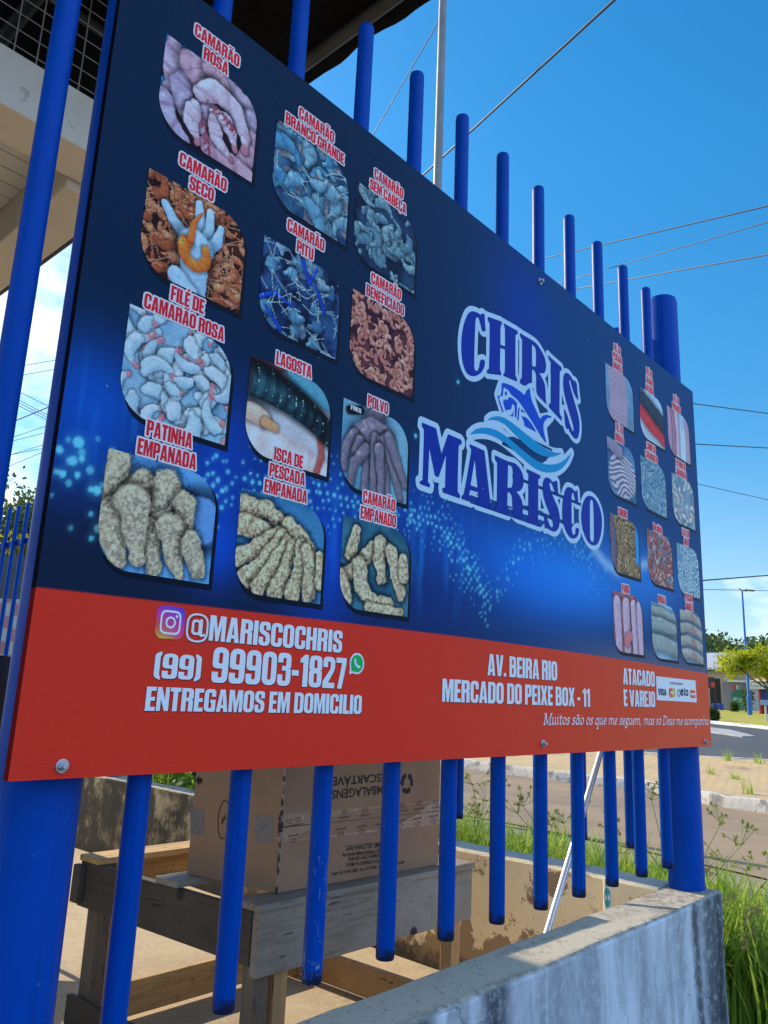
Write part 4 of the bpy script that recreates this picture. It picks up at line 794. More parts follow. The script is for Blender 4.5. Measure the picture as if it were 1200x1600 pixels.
for c in motto:
    if c == ' ': cur += .34*kx; continue
    w_, st = IT[c]; segs = []; allp = []
    for s_ in st:
        q = [(cur+p[0]*kx+.24*p[1]*xh*.9, zb+p[1]*xh) for p in s_]; allp += q; q2 = [tuple(T@np.array(p)) for p in q]
        segs += [(*q2[i], *q2[i+1]) for i in range(len(q2)-1)]
    xs = np.arange(min(p[0] for p in allp)-.005, max(p[0] for p in allp)+.005, .0011); zs = np.arange(min(p[1] for p in allp)-.005, max(p[1] for p in allp)+.005, .0011)
    X, Z = np.meshgrid(xs, zs); XX = T[0,0]*X+T[0,1]*Z; ZZ = T[1,0]*X+T[1,1]*Z
    gm = iso(1.0-seg_dist(XX, ZZ, segs), xs, zs, SP(.0012)); mo.add(gm.v, gm.f); cur += (w_+.06)*kx
mo.build('motto_text', M_white, banner)
# scuffs and flecks the print has picked up
fm = MB()
for _ in range(46):
    x, z = rng.uniform(.04, SW-.05), rng.uniform(.03, SH-.04); n_ = rng.integers(3, 6); a0 = rng.uniform(0, 6.28); r_ = rng.uniform(.0008, .0026)
    fm.add([SP(.0021)(x+r_*rng.uniform(.4, 1.4)*math.cos(a0+2*math.pi*k/n_), z+r_*rng.uniform(.4, 1.2)*math.sin(a0+2*math.pi*k/n_)) for k in range(n_)], [tuple(range(n_))])
fm.build('scuff_marks', simple('pale_scuff', (.35,.40,.48), .8), banner)
# bolts
steel = simple('zinc_steel', (.52,.53,.55), .35, .9, .3, 40)
for u, v in ((97,1197),(848,1162),(1101,1159),(843,440)):
    x, z = S(u, v); y = wave(x, z)
    m = MB().tube([(x,y-.0006,z),(x,y-.0026,z)], .0100, 20); hx = [(x+.0068*math.cos(a), z+.0068*math.sin(a)) for a in np.linspace(.3, .3+2*math.pi, 7)[:-1]]
    m.add([(a, y-.0026, b) for a, b in hx]+[(a, y-.0085, b) for a, b in hx], [(6,7,8,9,10,11)]+[(k,(k+1)%6,6+(k+1)%6,6+k) for k in range(6)])
    m.tube([(x,y-.0085,z),(x,y-.0130,z)], .0042, 12); m.build('bolt', steel, banner, bevel=.0006)

# ================================================================== walls, floor, ground
ZW, ZF = -.505, -1.01               # top of the low walls, courtyard floor
def shifted(m, loc): m.v = [(x-loc[0], y-loc[1], z-loc[2]) for x, y, z in m.v]; return m
def roughbox(x0, x1, y0, y1, z0, z1, step=.06, amp=.004, seed=1, top_only=False):
    """box whose faces carry a slightly uneven hand-rendered surface"""
    import bmesh
    bm = bmesh.new(); bmesh.ops.create_cube(bm, size=1)
    for v in bm.verts: v.co = Vector(((x0+x1)/2+v.co.x*(x1-x0), (y0+y1)/2+v.co.y*(y1-y0), (z0+z1)/2+v.co.z*(z1-z0)))
    for ax, (a, b) in enumerate(((x0, x1), (y0, y1), (z0, z1))):
        n = int((b-a)/step)
        for k in range(1, n):
            p = [0, 0, 0]; p[ax] = a+(b-a)*k/n; nn = [0, 0, 0]; nn[ax] = 1
            bmesh.ops.bisect_plane(bm, geom=bm.verts[:]+bm.edges[:]+bm.faces[:], plane_co=p, plane_no=nn)
    r_ = random.Random(seed)
    from mathutils import noise as mn
    for v in bm.verts:
        q = v.co*3.1+Vector((seed*7.3, 0, 0)); d = mn.noise_vector(q)*amp*2+mn.noise_vector(v.co*14)*amp*.7; v.co += Vector((d.x, d.y, d.z))
    me = bpy.data.meshes.new('wall'); bm.to_mesh(me); bm.free(); return me
M_conc = concrete_wall(); M_cream = cream_wall()
o = obj('low_wall', roughbox(-2.6, 2.625, 0, .165, -1.7, ZW, .05, .0035, 1), M_conc, None, True, .012, 2)
tag(o, 'low white rendered wall with black mould streaks under the blue fence', 'wall')
o = obj('low_wall', roughbox(2.47, 2.625, .172, 14, -1.7, ZW-.001, .11, .004, 2), M_cream, None, True, .01, 2)
tag(o, 'low cream wall with peeling paint running back behind the table', 'wall')
k = Mat('sandy_concrete', (.47, .365, .225), .95)
k.mix(k.ramp(k.noise(1.6, 6, .65), .38, .7), (.37, .28, .17)); k.mix(k.math('MULTIPLY', k.ramp(k.noise(55, 5, .75), .54, .66), .6), (.24, .18, .11)); k.mix(k.math('MULTIPLY', k.ramp(k.noise(75, 4, .7), .58, .66), .7), (.64, .52, .35)); k.mix(k.math('MULTIPLY', k.ramp(k.noise(3.5, 7, .7), .56, .70), .35), (.20, .155, .10))
k.bump(k.noise(120, 4, .7), .5, .004)
flr = obj('courtyard_floor', (lambda m: (m.box(-8, 2.47, .172, 16, -1.7, ZF), m)[1])(MB()).build('tmp', None).data, k.m); tag(flr, kind='structure')
bpy.data.objects.remove(bpy.data.objects['tmp'])
# terrain: one big sheet rising gently beyond the road
def sheet_fn(xs, ys, fn): 
    m = MB(); m.v = [(x, y, fn(x, y)) for y in ys for x in xs]; nx_ = len(xs)
    m.f = [(j*nx_+i, j*nx_+i+1, (j+1)*nx_+i+1, (j+1)*nx_+i) for j in range(len(ys)-1) for i in range(nx_-1)]; return m
k = Mat('dry_earth', (.30, .23, .15), 1.0); k.mix(k.ramp(k.noise(.5, 7, .65), .45, .65), (.13, .16, .05)); k.mix(k.ramp(k.noise(6, 6, .7), .55, .75), (.22, .17, .11)); k.bump(k.noise(20, 6), .5, .03)
gx = sorted(set(list(np.linspace(-300, 10, 12))+list(np.linspace(10, 70, 25))+list(np.linspace(70, 700, 12))))
m = sheet_fn(gx, list(np.linspace(-300, 700, 24)), lambda x, y: float(terrain(x))-.012); ground = m.build('ground', k.m); tag(ground, kind='structure')
def poly_at(pts, dz=0): return [on_ground(u, v)+np.array([0, 0, dz]) for u, v in pts]
def extend(P, a, b):
    P = [np.array(p, float) for p in P]; d0 = P[0]-P[1]; d1 = P[-1]-P[-2]; d0[2] = 0; d1[2] = 0
    return [P[0]+d0/np.linalg.norm(d0)*a]+P+[P[-1]+d1/np.linalg.norm(d1)*b]
def resample(P, n):
    P = np.array(P); s_ = np.concatenate([[0], np.cumsum(np.linalg.norm(np.diff(P[:, :2], axis=0), axis=1))]); t = np.linspace(0, s_[-1], n)
    return np.stack([np.interp(t, s_, P[:, i]) for i in range(3)], -1)
def ribbon(A, B, na, nb, dz):
    """sheet between two lines, draped on the terrain dz above it"""
    A, B = resample(A, na), resample(B, na); m = MB()
    for i in range(na):
        for j in range(nb):
            p = A[i]+(B[i]-A[i])*j/(nb-1); m.v.append((p[0], p[1], float(terrain(p[0]))+dz))
    for i in range(na-1):
        for j in range(nb-1):
            q = (i*nb+j, i*nb+j+1, (i+1)*nb+j+1, (i+1)*nb+j)
            a, b, c = (np.array(m.v[t]) for t in q[:3])
            m.f.append(q if np.cross(b-a, c-a)[2] > 0 else q[::-1])
    return m
gut = extend(poly_at([(787,1285),(885,1302),(1132,1358),(1200,1374)]), 60, 30)
kerb_b = extend(poly_at([(721,1200),(850,1219),(1029,1240),(1100,1257),(1200,1273)]), 90, 30)
med_f = [np.array(p) for p in ((16.5, 130, 0), (16.4, 30, 0), (16.6, 14.5, 0), (17.2, 10.5, 0), (18.2, 6.4, 0), (19.0, 3.0, 0), (19.6, -30, 0))]
lawn_e = extend(poly_at([(1108,1130.5),(1150,1134),(1200,1140)]), 160, 60)
k = Mat('dusty_asphalt', (.27, .185, .115), .95); k.mix(k.ramp(k.noise(.35, 6, .6, sc=(1, .22, 1)), .42, .62), (.18, .13, .085)); k.mix(k.math('MULTIPLY', k.ramp(k.noise(.9, 6, .6, sc=(1, .15, 1)), .60, .72), .8), (.36, .215, .13)); k.mix(k.math('MULTIPLY', k.ramp(k.noise(40, 4, .7), .55, .7), .4), (.10, .08, .06)); k.bump(k.noise(70, 5), .4, .006)
tag(ribbon(gut, kerb_b, 60, 6, .004).build('road', k.m), kind='structure')
k = Mat('dark_asphalt', (.045, .048, .056), .85); k.mix(k.ramp(k.noise(.25, 6, .6), .4, .7), (.062, .062, .064)); k.mix(k.math('MULTIPLY', k.ramp(k.noise(30, 5, .7), .55, .7), .5), (.085, .08, .075)); k.bump(k.noise(60, 5), .4, .006)
tag(ribbon(kerb_b, lawn_e, 60, 24, .002).build('far_road', k.m), kind='structure')
k = Mat('worn_pavers', (.54, .37, .175), .95); v = k.n('ShaderNodeTexBrick'); k.link(k.coord((2.2, 2.2, 2.2), rot=(0, 0, .5)), v.inputs['Vector']); v.inputs['Mortar Size'].default_value = .03; v.inputs['Color1'].default_value = (1, 1, 1, 1); v.inputs['Color2'].default_value = (.7, .7, .7, 1); v.inputs['Mortar'].default_value = (0, 0, 0, 1); v.inputs['Scale'].default_value = 1.0
k.mix(k.math('MULTIPLY', k.math('SUBTRACT', 1, v.outputs['Color']), .65), (.22, .17, .10)); k.mix(k.ramp(k.noise(1.2, 7, .7), .45, .7), (.36, .27, .16)); k.mix(k.math('MULTIPLY', k.ramp(k.noise(.8, 5, .7), .60, .66), .6), (.20, .10, .055)); k.bump(k.noise(40, 5), .5, .01)
tag(ribbon([p+np.array([.16, 0, 0]) for p in kerb_b], med_f, 90, 8, .155).build('median', k.m), kind='structure')
def kerb(line_, name, h, wd, m_, lab=None, n=120, seg=1.0):
    P = resample(line_, n); m = MB(); r_ = random.Random(3)
    prof = [(0, -.05), (0.01, h*.75), (.03, h*.97), (.05, h), (wd, h), (wd, -.05)]
    for i, p in enumerate(P):
        t = P[min(i+1, n-1)]-P[max(i-1, 0)]; nn = np.array([t[1], -t[0]]); nn /= np.linalg.norm(nn)+1e-9
        if nn[0] < 0: nn = -nn
        w_ = .012*math.sin(i*1.7)+.01*r_.random(); hh = .014*math.sin(i*2.3+1)
        for a, b in prof: m.v.append((p[0]+nn[0]*(a+w_), p[1]+nn[1]*(a+w_), float(terrain(p[0]))+b+(hh if b > 0 else 0)))
    q = len(prof)
    for i in range(n-1):
        for j in range(q-1): m.f.append((i*q+j, (i+1)*q+j, (i+1)*q+j+1, i*q+j+1))
    o = m.build(name, m_, None, True); return o
k = Mat('whitewashed_kerb', (.50, .47, .42), .9); k.mix(k.ramp(k.noise(2.5, 8, .72), .50, .60), (.22, .20, .18)); k.mix(k.math('MULTIPLY', k.ramp(k.noise(9, 7, .75), .56, .64), .8), (.08, .075, .07))
kx = k.xyz(); k.bump(k.noise(14, 6), .6, .02); M_kerb = k.m
tag(kerb(resample(kerb_b, 400), 'kerb', .17, .17, M_kerb, n=400), kind='structure')
tag(kerb(lawn_e, 'far_kerb', .13, .18, simple('white_kerb', (.62, .62, .62), .9, 0, .35, 1.5)), kind='structure')
med_e = [np.array([p[0]+.02, p[1], 0]) for p in med_f]; tag(kerb(med_e, 'median_edge', .165, .14, simple('pale_kerb', (.50, .46, .40), .9, 0, .3, 2)), kind='structure')
k = Mat('lawn', (.34, .32, .035), 1.0); k.mix(k.ramp(k.noise(.4, 6, .65), .4, .65), (.42, .36, .06)); k.mix(k.ramp(k.noise(8, 5, .7), .5, .7), (.24, .26, .03)); k.bump(k.noise(30, 5), .7, .08)
far_l = [p+np.array([60, 12, 0]) for p in lawn_e]; tag(ribbon([p+np.array([.16, 0, 0]) for p in lawn_e], far_l, 40, 20, .10).build('lawn', k.m), kind='structure')
# small splitter island on the far road
isl = [np.array(p) for p in poly_at([(1106,1138),(1140,1142),(1172,1150),(1180,1152.5),(1160,1152.5),(1130,1148),(1106,1145)])]
m = MB(); b_ = [(p[0], p[1], float(terrain(p[0]))-.02) for p in isl]; t_ = [(p[0], p[1], float(terrain(p[0]))+.06) for p in isl]; n_ = len(isl); m.add(b_+t_, [tuple(range(n_, 2*n_))]+[(i, (i+1) % n_, n_+(i+1) % n_, n_+i) for i in range(n_)])
tag(m.build('traffic_island', simple('island_white', (.34, .34, .34), .9, 0, .3, 2), bevel=.02), 'low white kerbed island in the far road', 'traffic island')

k = Mat('bounce_pavement_grey', (.15, .15, .15), .95); k.mix(k.ramp(k.noise(.8, 6, .65), .4, .7), (.11, .11, .115)); k.bump(k.noise(60, 5), .4, .005)
m = sheet_fn(list(np.linspace(-40, 2.4, 10)), list(np.linspace(-40, -.01, 10)), lambda x, y: -1.296); tag(m.build('bounce_pavement', k.m), kind='structure')  # unseen ground sheet added for its bounce, toned dark to limit it
# ================================================================== fences
XB0, SB, YB, RB, ZT, ZB_ = .2257, .20236, .042, .0193, 1.748, -.389
def bar_mesh(n=24):
    m = MB(); m.tube([(0,0,ZB_),(0,0,ZB_+.004),(0,0,ZT-.012),(0,0,ZT-.004),(0,0,ZT)], [RB*.94, RB, RB, RB*.93, RB*.7], n); return m
M_bar = blue_paint('blue_bar_paint', ZB_); M_scuff = blue_paint('scuffed_blue_paint', ZB_, 1); M_post = blue_paint('blue_post_paint')
fence = thing('bar_fence', 'round blue steel bar fence carrying the banner between two thick blue posts', 'fence', (1.3, YB, ZW))
def fpart(m, name, mat_, par, loc):
    o = m.build(name, mat_, par, True); return o
base = bar_mesh().build('bar', M_bar, fence, True); base.location = (XB0-1.3, 0, -ZW)
for i in [-1.44]+list(range(1, 11)):
    o = base.copy(); C.collection.objects.link(o); o.parent = fence; o.location = (XB0+SB*i-1.3, 0, -ZW)
    if i == 2:
        o.data = base.data.copy(); o.data.materials[0] = M_scuff; o['label'] = 'bar with its paint scuffed white and black at the cut lower end'
    dn = random.Random(i).uniform(-.004, .004); o.rotation_euler = (0, dn*.6, dn)
pm = MB().tube([(0,0,0),(0,0,2.335),(0,0,2.352),(0,0,2.358)], [.0635,.0635,.060,.052], 40).build('post', M_post, fence, True); pm.location = (.092-1.3, .105-YB, .0)
o = pm.copy(); C.collection.objects.link(o); o.parent = fence; o.location = (2.562-1.3, .105-YB, .0)
for z in (.22, 1.12): MB().box(.10-1.3, 2.50-1.3, .0625-YB, .0875-YB, z-ZW, z+.03-ZW).build('rail', M_post, fence, bevel=.002)
side = thing('bar_fence', 'round blue steel bar fence along the cream side wall', 'fence', (2.5, 5, ZW))
b2 = base.copy(); C.collection.objects.link(b2); b2.parent = side; b2.location = (0, .287-5, -ZW)
for i in range(1, 62):
    o = b2.copy(); C.collection.objects.link(o); o.parent = side; o.location = (0, .287+SB*i-5, -ZW)
zr_ = float(on_x(20, 852, 2.5)[2])
for z in (zr_, .22): MB().box(.02, .05, .20-5, 12.8-5, z-ZW, z+.05-ZW).build('rail', M_post, side, bevel=.002)
for y in (4.2, 8.4, 12.6):
    o = pm.copy(); C.collection.objects.link(o); o.parent = side; o.location = (.055, y-5, 0)

# ================================================================== table
FL = [np.array(p) for p in ((1.06,.715), (2.035,.69), (2.0,1.60), (1.0,1.61))]
TL = (1.52, 1.15, ZF)
def tq(a, b): return FL[0]*(1-a)*(1-b)+FL[1]*a*(1-b)+FL[2]*a*b+FL[3]*(1-a)*b
def thex(a0, a1, b0, b1, z0, z1):
    c = [tq(a0,b0), tq(a1,b0), tq(a1,b1), tq(a0,b1)]
    return shifted(MB().add([(*p, z0) for p in c]+[(*p, z1) for p in c], [(0,3,2,1),(4,5,6,7),(0,1,5,4),(1,2,6,5),(2,3,7,6),(3,0,4,7)]), TL)
W_grey_x = wood('weathered_board', (.26,.21,.155), (.33,.295,.255), .7, along='x'); W_grey_y = wood('weathered_shaded_side', (.060,.045,.032), (.09,.075,.06), .6, along='y')  # side board: weathered wood with the shade of its left face put into the colour
W_new_x = wood('raw_pine_board', (.58,.34,.12), (.50,.34,.17), .4, along='x'); W_new_y = wood('raw_pine_side', (.50,.28,.11), (.42,.27,.14), .5, along='y'); W_new_z = wood('raw_pine_leg', (.58,.34,.13), (.46,.31,.16), .4, along='z'); W_grey_z = wood('weathered_shaded_leg', (.13,.095,.065), (.19,.16,.13), .6, along='z')
table = thing('wooden_table', 'rough table knocked together from grey and raw pine boards behind the fence', 'table', TL)
def tp(name, mm, *a, bv=.003): return thex(*a).build(name, mm, table, bevel=bv)
ZTAB = -.45
tp('front_board', W_grey_x, .0, 1.0, -.004, .026, ZTAB-.190, ZTAB-.021); tp('side_board', W_grey_y, -.004, .022, .028, 1.0, ZTAB-.165, ZTAB-.021)
tp('side_board', W_new_y, .978, 1.0, .028, 1.0, ZTAB-.150, ZTAB-.021); tp('rear_board', W_new_x, .024, .976, .972, 1.0, ZTAB-.150, ZTAB-.021)
tp('end_batten', W_grey_y, -.030, -.006, .955, 1.004, ZTAB-.150, ZTAB-.03)
for b0, b1, mm in ((-.012,.105,W_grey_x), (.40,.52,W_grey_x), (.875,1.004,W_new_x)): tp('top_plank', mm, -.01, 1.01, b0, b1, ZTAB-.020, ZTAB)
tp('leg', W_grey_z, .024, .080, .030, .085, ZF, ZTAB-.022); tp('leg', W_new_z, .925, .976, .030, .085, ZF, ZTAB-.022); tp('leg', W_grey_z, .024, .075, .900, .970, ZF, ZTAB-.022); tp('leg', W_new_z, .925, .976, .900, .970, ZF, ZTAB-.022)
tp('leg_board', W_new_z, .100, .150, .030, .062, ZF, ZTAB-.022); tp('leg_board', W_new_z, .0765, .112, .905, .965, ZF, ZTAB-.165)  # rear left leg: shaded face coloured grey, lit face coloured as raw pine
tp('stretcher', W_new_x, .082, .92, .945, .968, ZF+.012, ZF+.125); tp('stretcher', W_new_y, .950, .974, .088, .898, ZF+.012, ZF+.122); tp('stretcher', W_grey_y, .0, .022, .05, 1.0, ZF+.005, ZF+.118)

# ================================================================== cardboard box
from mathutils import noise as mn
BQ = [np.array(p) for p in ((1.17,.772), (1.89,.733), (1.835,1.10), (1.107,1.138))]; ZB0, ZB1 = ZTAB+.002, ZTAB+.362
BL_ = (1.5, .94, ZB0)
box = thing('cardboard_box', 'brown taped carton with upside down black print standing on the wooden table', 'box', BL_)
k = Mat('corrugated_card', (.38, .225, .13), .8); k.mix(k.ramp(k.noise(3, 6, .6), .4, .7), (.31, .18, .11)); k.mix(k.math('MULTIPLY', k.ramp(k.noise(25, 5, .7), .60, .70), .3), (.26, .16, .11)); fl_ = k.math('SINE', k.math('MULTIPLY', k.xyz()[0], 2*math.pi/.008)); k.bump(fl_, .10, .001); k.bump(k.noise(8, 5), .3, .006); M_card = k.m
def bq(s, t): return BQ[0]*(1-s)*(1-t)+BQ[1]*s*(1-t)+BQ[2]*s*t+BQ[3]*(1-s)*t
def bulge(s, z): t = (z-ZB0)/(ZB1-ZB0); return .006*math.sin(math.pi*s)*math.sin(math.pi*t)
m = MB(); ns, nv_ = 16, 10
def face(P0, P1, out):
    n_ = np.array([P1[1]-P0[1], -(P1[0]-P0[0])]); n_ /= np.linalg.norm(n_); g_ = []
    for j in range(nv_+1):
        for i in range(ns+1):
            s = i/ns; z = ZB0+(ZB1-ZB0)*j/nv_; p = P0*(1-s)+P1*s+n_*bulge(s, z); g_.append((p[0], p[1], z))
    m.add(g_, [(j*(ns+1)+i, j*(ns+1)+i+1, (j+1)*(ns+1)+i+1, (j+1)*(ns+1)+i) for j in range(nv_) for i in range(ns)])
for a in range(4): face(BQ[a], BQ[(a+1) % 4], 1)
m.add([(*BQ[a], ZB0) for a in range(4)], [(3, 2, 1, 0)]); shifted(m, BL_).build('carton_body', M_card, box)
# top flaps, one a little lifted at the seam
def flap(name, pts): o = shifted(MB().add(pts+[(p[0], p[1], p[2]+.005) for p in pts], [(3,2,1,0),(4,5,6,7),(0,1,5,4),(1,2,6,5),(2,3,7,6),(3,0,4,7)]), BL_).build(name, M_card, box); return o
flap('flap', [(*bq(.0,.0), ZB1), (*bq(1,.0), ZB1), (*bq(1,.495), ZB1+.012), (*bq(0,.495), ZB1+.006)]); flap('flap', [(*bq(.0,.505), ZB1+.004), (*bq(1,.505), ZB1+.010), (*bq(1,1), ZB1), (*bq(0,1), ZB1)])
# torn, flattened near edge
et = MB(); prev = None
for i in range(41):
    z = ZB0+(ZB1-ZB0)*i/40; wv = .004+.004*abs(mn.noise(Vector((z*40, 1, 2))))+(.006 if .42 < i/40 < .62 else 0); o_ = .002*mn.noise(Vector((z*60, 5, 1)))
    d1 = (BQ[1]-BQ[0])/np.linalg.norm(BQ[1]-BQ[0]); d3 = (BQ[3]-BQ[0])/np.linalg.norm(BQ[3]-BQ[0]); n1 = np.array([d1[1], -d1[0]]); n3 = np.array([-d3[1], d3[0]])
    e0 = BQ[0]+d3*wv+n3*(.0015+bulge(.02, z)); e1 = BQ[0]-(d1+d3)*(.003+o_); e2 = BQ[0]+d1*wv*.7+n1*(.0015+bulge(.02, z)); et.v += [(*e0, z), (*e1, z), (*e2, z)]
for i in range(40): et.f += [(3*i, 3*i+1, 3*i+4, 3*i+3), (3*i+1, 3*i+2, 3*i+5, 3*i+4)]
k = Mat('torn_card_edge', (.42,.30,.24), .9); k.mix(k.ramp(k.noise(40, 6, .7), .48, .56), (.045,.03,.028)); shifted(et, BL_).build('torn_edge', k.m, box)
# printing on the two visible sides
def plane_map(P0, P1, off):
    d = np.array([P1[0]-P0[0], P1[1]-P0[1], 0.]); ln = np.linalg.norm(d); d /= ln; n_ = np.array([d[1], -d[0], 0.])
    o_ = np.array([P0[0], P0[1], ZB0])
    def from_px(u, v):
        r_ = ray(u, v); t = ((o_-CAM)@n_)/(r_@n_); p = CAM+r_*t-o_; return (p@d, p[2])
    def pt(x, z): p = o_+d*x+n_*(off+bulge(x/ln, ZB0+z)+.0004)+np.array([0, 0, z]); return tuple(p-np.array(BL_))
    return from_px, pt, ln
fpx, fpt, fw_ = plane_map(BQ[0], BQ[1], .0006); lpx, lpt, lw_ = plane_map(BQ[3], BQ[0], .0006)
def font_mesh(txt):
    cu = bpy.data.curves.new('t', 'FONT'); cu.body = txt; cu.size = 1; cu.offset = .012; cu.resolution_u = 3; to = bpy.data.objects.new('t', cu); C.collection.objects.link(to); C.view_layers[0].update()
    me = bpy.data.meshes.new_from_object(to); vs_ = [tuple(v.co) for v in me.vertices]; fs = [tuple(p.vertices) for p in me.polygons]; bpy.data.objects.remove(to); bpy.data.curves.remove(cu); bpy.data.meshes.remove(me); return vs_, fs
M_print = simple('black_print', (.012,.012,.014), .7); M_rprint = simple('maroon_print', (.20,.045,.05), .7); M_bprint = simple('violet_print', (.12,.06,.22), .7)
def boxtext(txt, a, b, hpx, mat_, par=None, px=fpx, pt=fpt, flip=False):
    vs_, fs = font_mesh(txt); xs = [v[0] for v in vs_]; x0_, x1_ = min(xs), max(xs)
    A = np.array(px(*a)); B = np.array(px(*b)); H_ = abs(px(a[0], a[1]-hpx)[1]-A[1]); d = B-A; up = np.array([0, H_])*(-1 if flip else 1)
    q = []
    for x, y, _ in vs_: p = A+d*(x-x0_)/(x1_-x0_)+up*(y/.70); q.append(pt(p[0], p[1]))
    mm = MB(); mm.v = q; mm.f = fs; return mm.build('printed_text', mat_, par or box)
boxtext('EMBALAGENS', (604,1226.5), (517.5,1234.5), 13, M_print, flip=True); boxtext('DESCARTÁVEIS', (612,1208), (507,1215), 12.3, M_print, flip=True)
for t, a, b, h in (('GALVANOTEK EMBALAGENS', (539,1329), (619,1320.5), 8.5), ('Rua Lennildo Maffacioli Balsbenso, 328 -', (534,1338.3), (594,1331.5), 6.3), ('95185-000 CARLOS BARBOSA -', (543,1345.3), (596,1338.3), 6.3), ('CNPJ/MF 94.319.589/0001-39 COCT', (539,1354.7), (595,1347.3), 6.3), ('Fone: +55 54 3461-8500 - Fax: +55 54 3461-1700', (518,1368), (597,1355.6), 6.3), ('.com.br', (619,1350.5), (631.5,1348.5), 5.5)): boxtext(t, a, b, h, M_print)
# three chasing arrows
cx, cz = fpx(634.7,1223.7); ex = abs(fpx(644.5,1223.7)[0]-cx); ez = abs(fpx(634.7,1207.5)[1]-cz); ar = []
for k_ in range(3):
    a0 = math.radians(95+120*k_)
    arc_o = [(cx+ex*1.0*math.cos(a0+t), cz+ez*1.0*math.sin(a0+t)) for t in np.linspace(.08, 1.35, 7)]; arc_i = [(cx+ex*.55*math.cos(a0+t), cz+ez*.55*math.sin(a0+t)) for t in np.linspace(1.35, .08, 7)]
    mid = a0+1.35; tip = (cx+ex*.80*math.cos(mid+.50), cz+ez*.80*math.sin(mid+.50))
    ar.append((arc_o+[(cx+ex*1.2*math.cos(mid), cz+ez*1.2*math.sin(mid)), tip, (cx+ex*.36*math.cos(mid), cz+ez*.36*math.sin(mid))]+arc_i, []))
fill(ar, fpt).build('recycling_mark', M_print, box)
sm = [fpx(442+(686-442)*i/24, 1293-25.7*i/24) for i in range(25)]; fill([(sm+[(a, b+.0022) for a, b in sm[::-1]], [])], fpt).build('flap_seam', simple('seam_dark', (.035,.025,.02), .9), box)
tape = Mat('packing_tape', (.41,.27,.18), .3, 0, .4); tape.bump(tape.noise(40, 5), .3, .002); tape.mix(tape.ramp(tape.noise(60, 3, .6, sc=(1, .2, 1)), .58, .64), (.50,.40,.30))
tp_ = [fpx(u, v) for u, v in ((441,1316),(686,1287),(686,1251),(441,1272))]
_, fpt0, _ = plane_map(BQ[0], BQ[1], .0002); T_ = fill([([(tp_[0][0]+(tp_[1][0]-tp_[0][0])*i/12, tp_[0][1]+(tp_[1][1]-tp_[0][1])*i/12) for i in range(13)]+[(tp_[2][0]+(tp_[3][0]-tp_[2][0])*i/12, tp_[2][1]+(tp_[3][1]-tp_[2][1])*i/12) for i in range(13)], [])], fpt0).build('tape', tape.m, box)
for row, ctr in ((1, ((451,1283),(465,1280),(536,1268.5),(568,1265),(601,1262),(627.5,1258.5),(654,1255.3),(681,1253.3))), (-1, ((457,1313),(531,1302.5),(563,1298.3),(592,1295),(624,1290),(651,1286.5),(677,1283)))):
    for n_, (u, v) in enumerate(ctr):
        x, z = fpx(u, v); e1 = abs(fpx(u+4.4, v)[0]-x); e2 = abs(fpx(u, v-3.8)[1]-z); mt = M_bprint if u > 672 else M_rprint
        ell = lambda r: [(x+e1*r*math.cos(t), z+e2*r*math.sin(t)) for t in np.linspace(0, 2*math.pi, 17)[:-1]]
        mk = fill([(ell(1), [ell(.78)]), ([(x-e1*.3, z-e2*.45), (x-e1*.12, z-e2*.45), (x+e1*.3, z+e2*.45), (x+e1*.12, z+e2*.45)], [])], fpt).build('tape_emblem', mt, box)
        s_ = .115; vv = v+(7.6 if row == 1 else -7.4)
        boxtext('Galvanotek', (u-8, vv+1.6+.9) if row == -1 else (u+8, vv-1.6-.9), (u+8, vv-1.6+.9) if row == -1 else (u-8, vv+1.6-.9), 3.6, mt, mk, flip=(row == 1))
x, z = lpx(351.7,1280.5); e1 = abs(lpx(361.5,1280.5)[0]-x); e2 = abs(lpx(351.7,1249.5)[1]-z); ell = lambda r1, r2: [(x+e1*r1*math.cos(t), z+e2*r2*math.sin(t)) for t in np.linspace(0, 2*math.pi, 29)[:-1]]
fill([(ell(1,1), [ell(.84,.93)]), ([(x-e1*.35, z-e2*.22), (x-e1*.1, z-e2*.25), (x+e1*.12, z+e2*.02), (x+e1*.4, z+e2*.0), (x+e1*.1, z+e2*.34), (x-.0, z+e2*.1), (x-e1*.3, z+e2*.12)], [])], lpt).build('oval_emblem', simple('dark_maroon_print', (.10,.03,.03), .7), box)
ar = [lpx(u, v) for u, v in ((306,1219),(312,1212),(312,1216),(316.5,1215.5),(316.5,1223.5),(312,1224),(312,1228))]; fill([(ar, [])], lpt).build('arrow_mark', M_print, box)
boxtext('ACIL 25008', (324,1237), (324.1,1206), 5, M_print, px=lambda u, v: (lpx(324+(1237-v)*.0, v)[0] if False else lpx(u, v)[0], lpx(u, v)[1]), pt=lpt) if False else None
for (u0, v0, u1, v1) in ((297.5,1262,320,1303), (400,1273,427,1316)):
    q = [lpx(u0, v1), lpx(u1, v1+2), lpx(u1, v0+3), lpx(u0, v0)]; fill([(q, [])], lpt).build('tape_end', simple('silvered_tape', (.25,.22,.205), .4, 0, .3, 60), box)

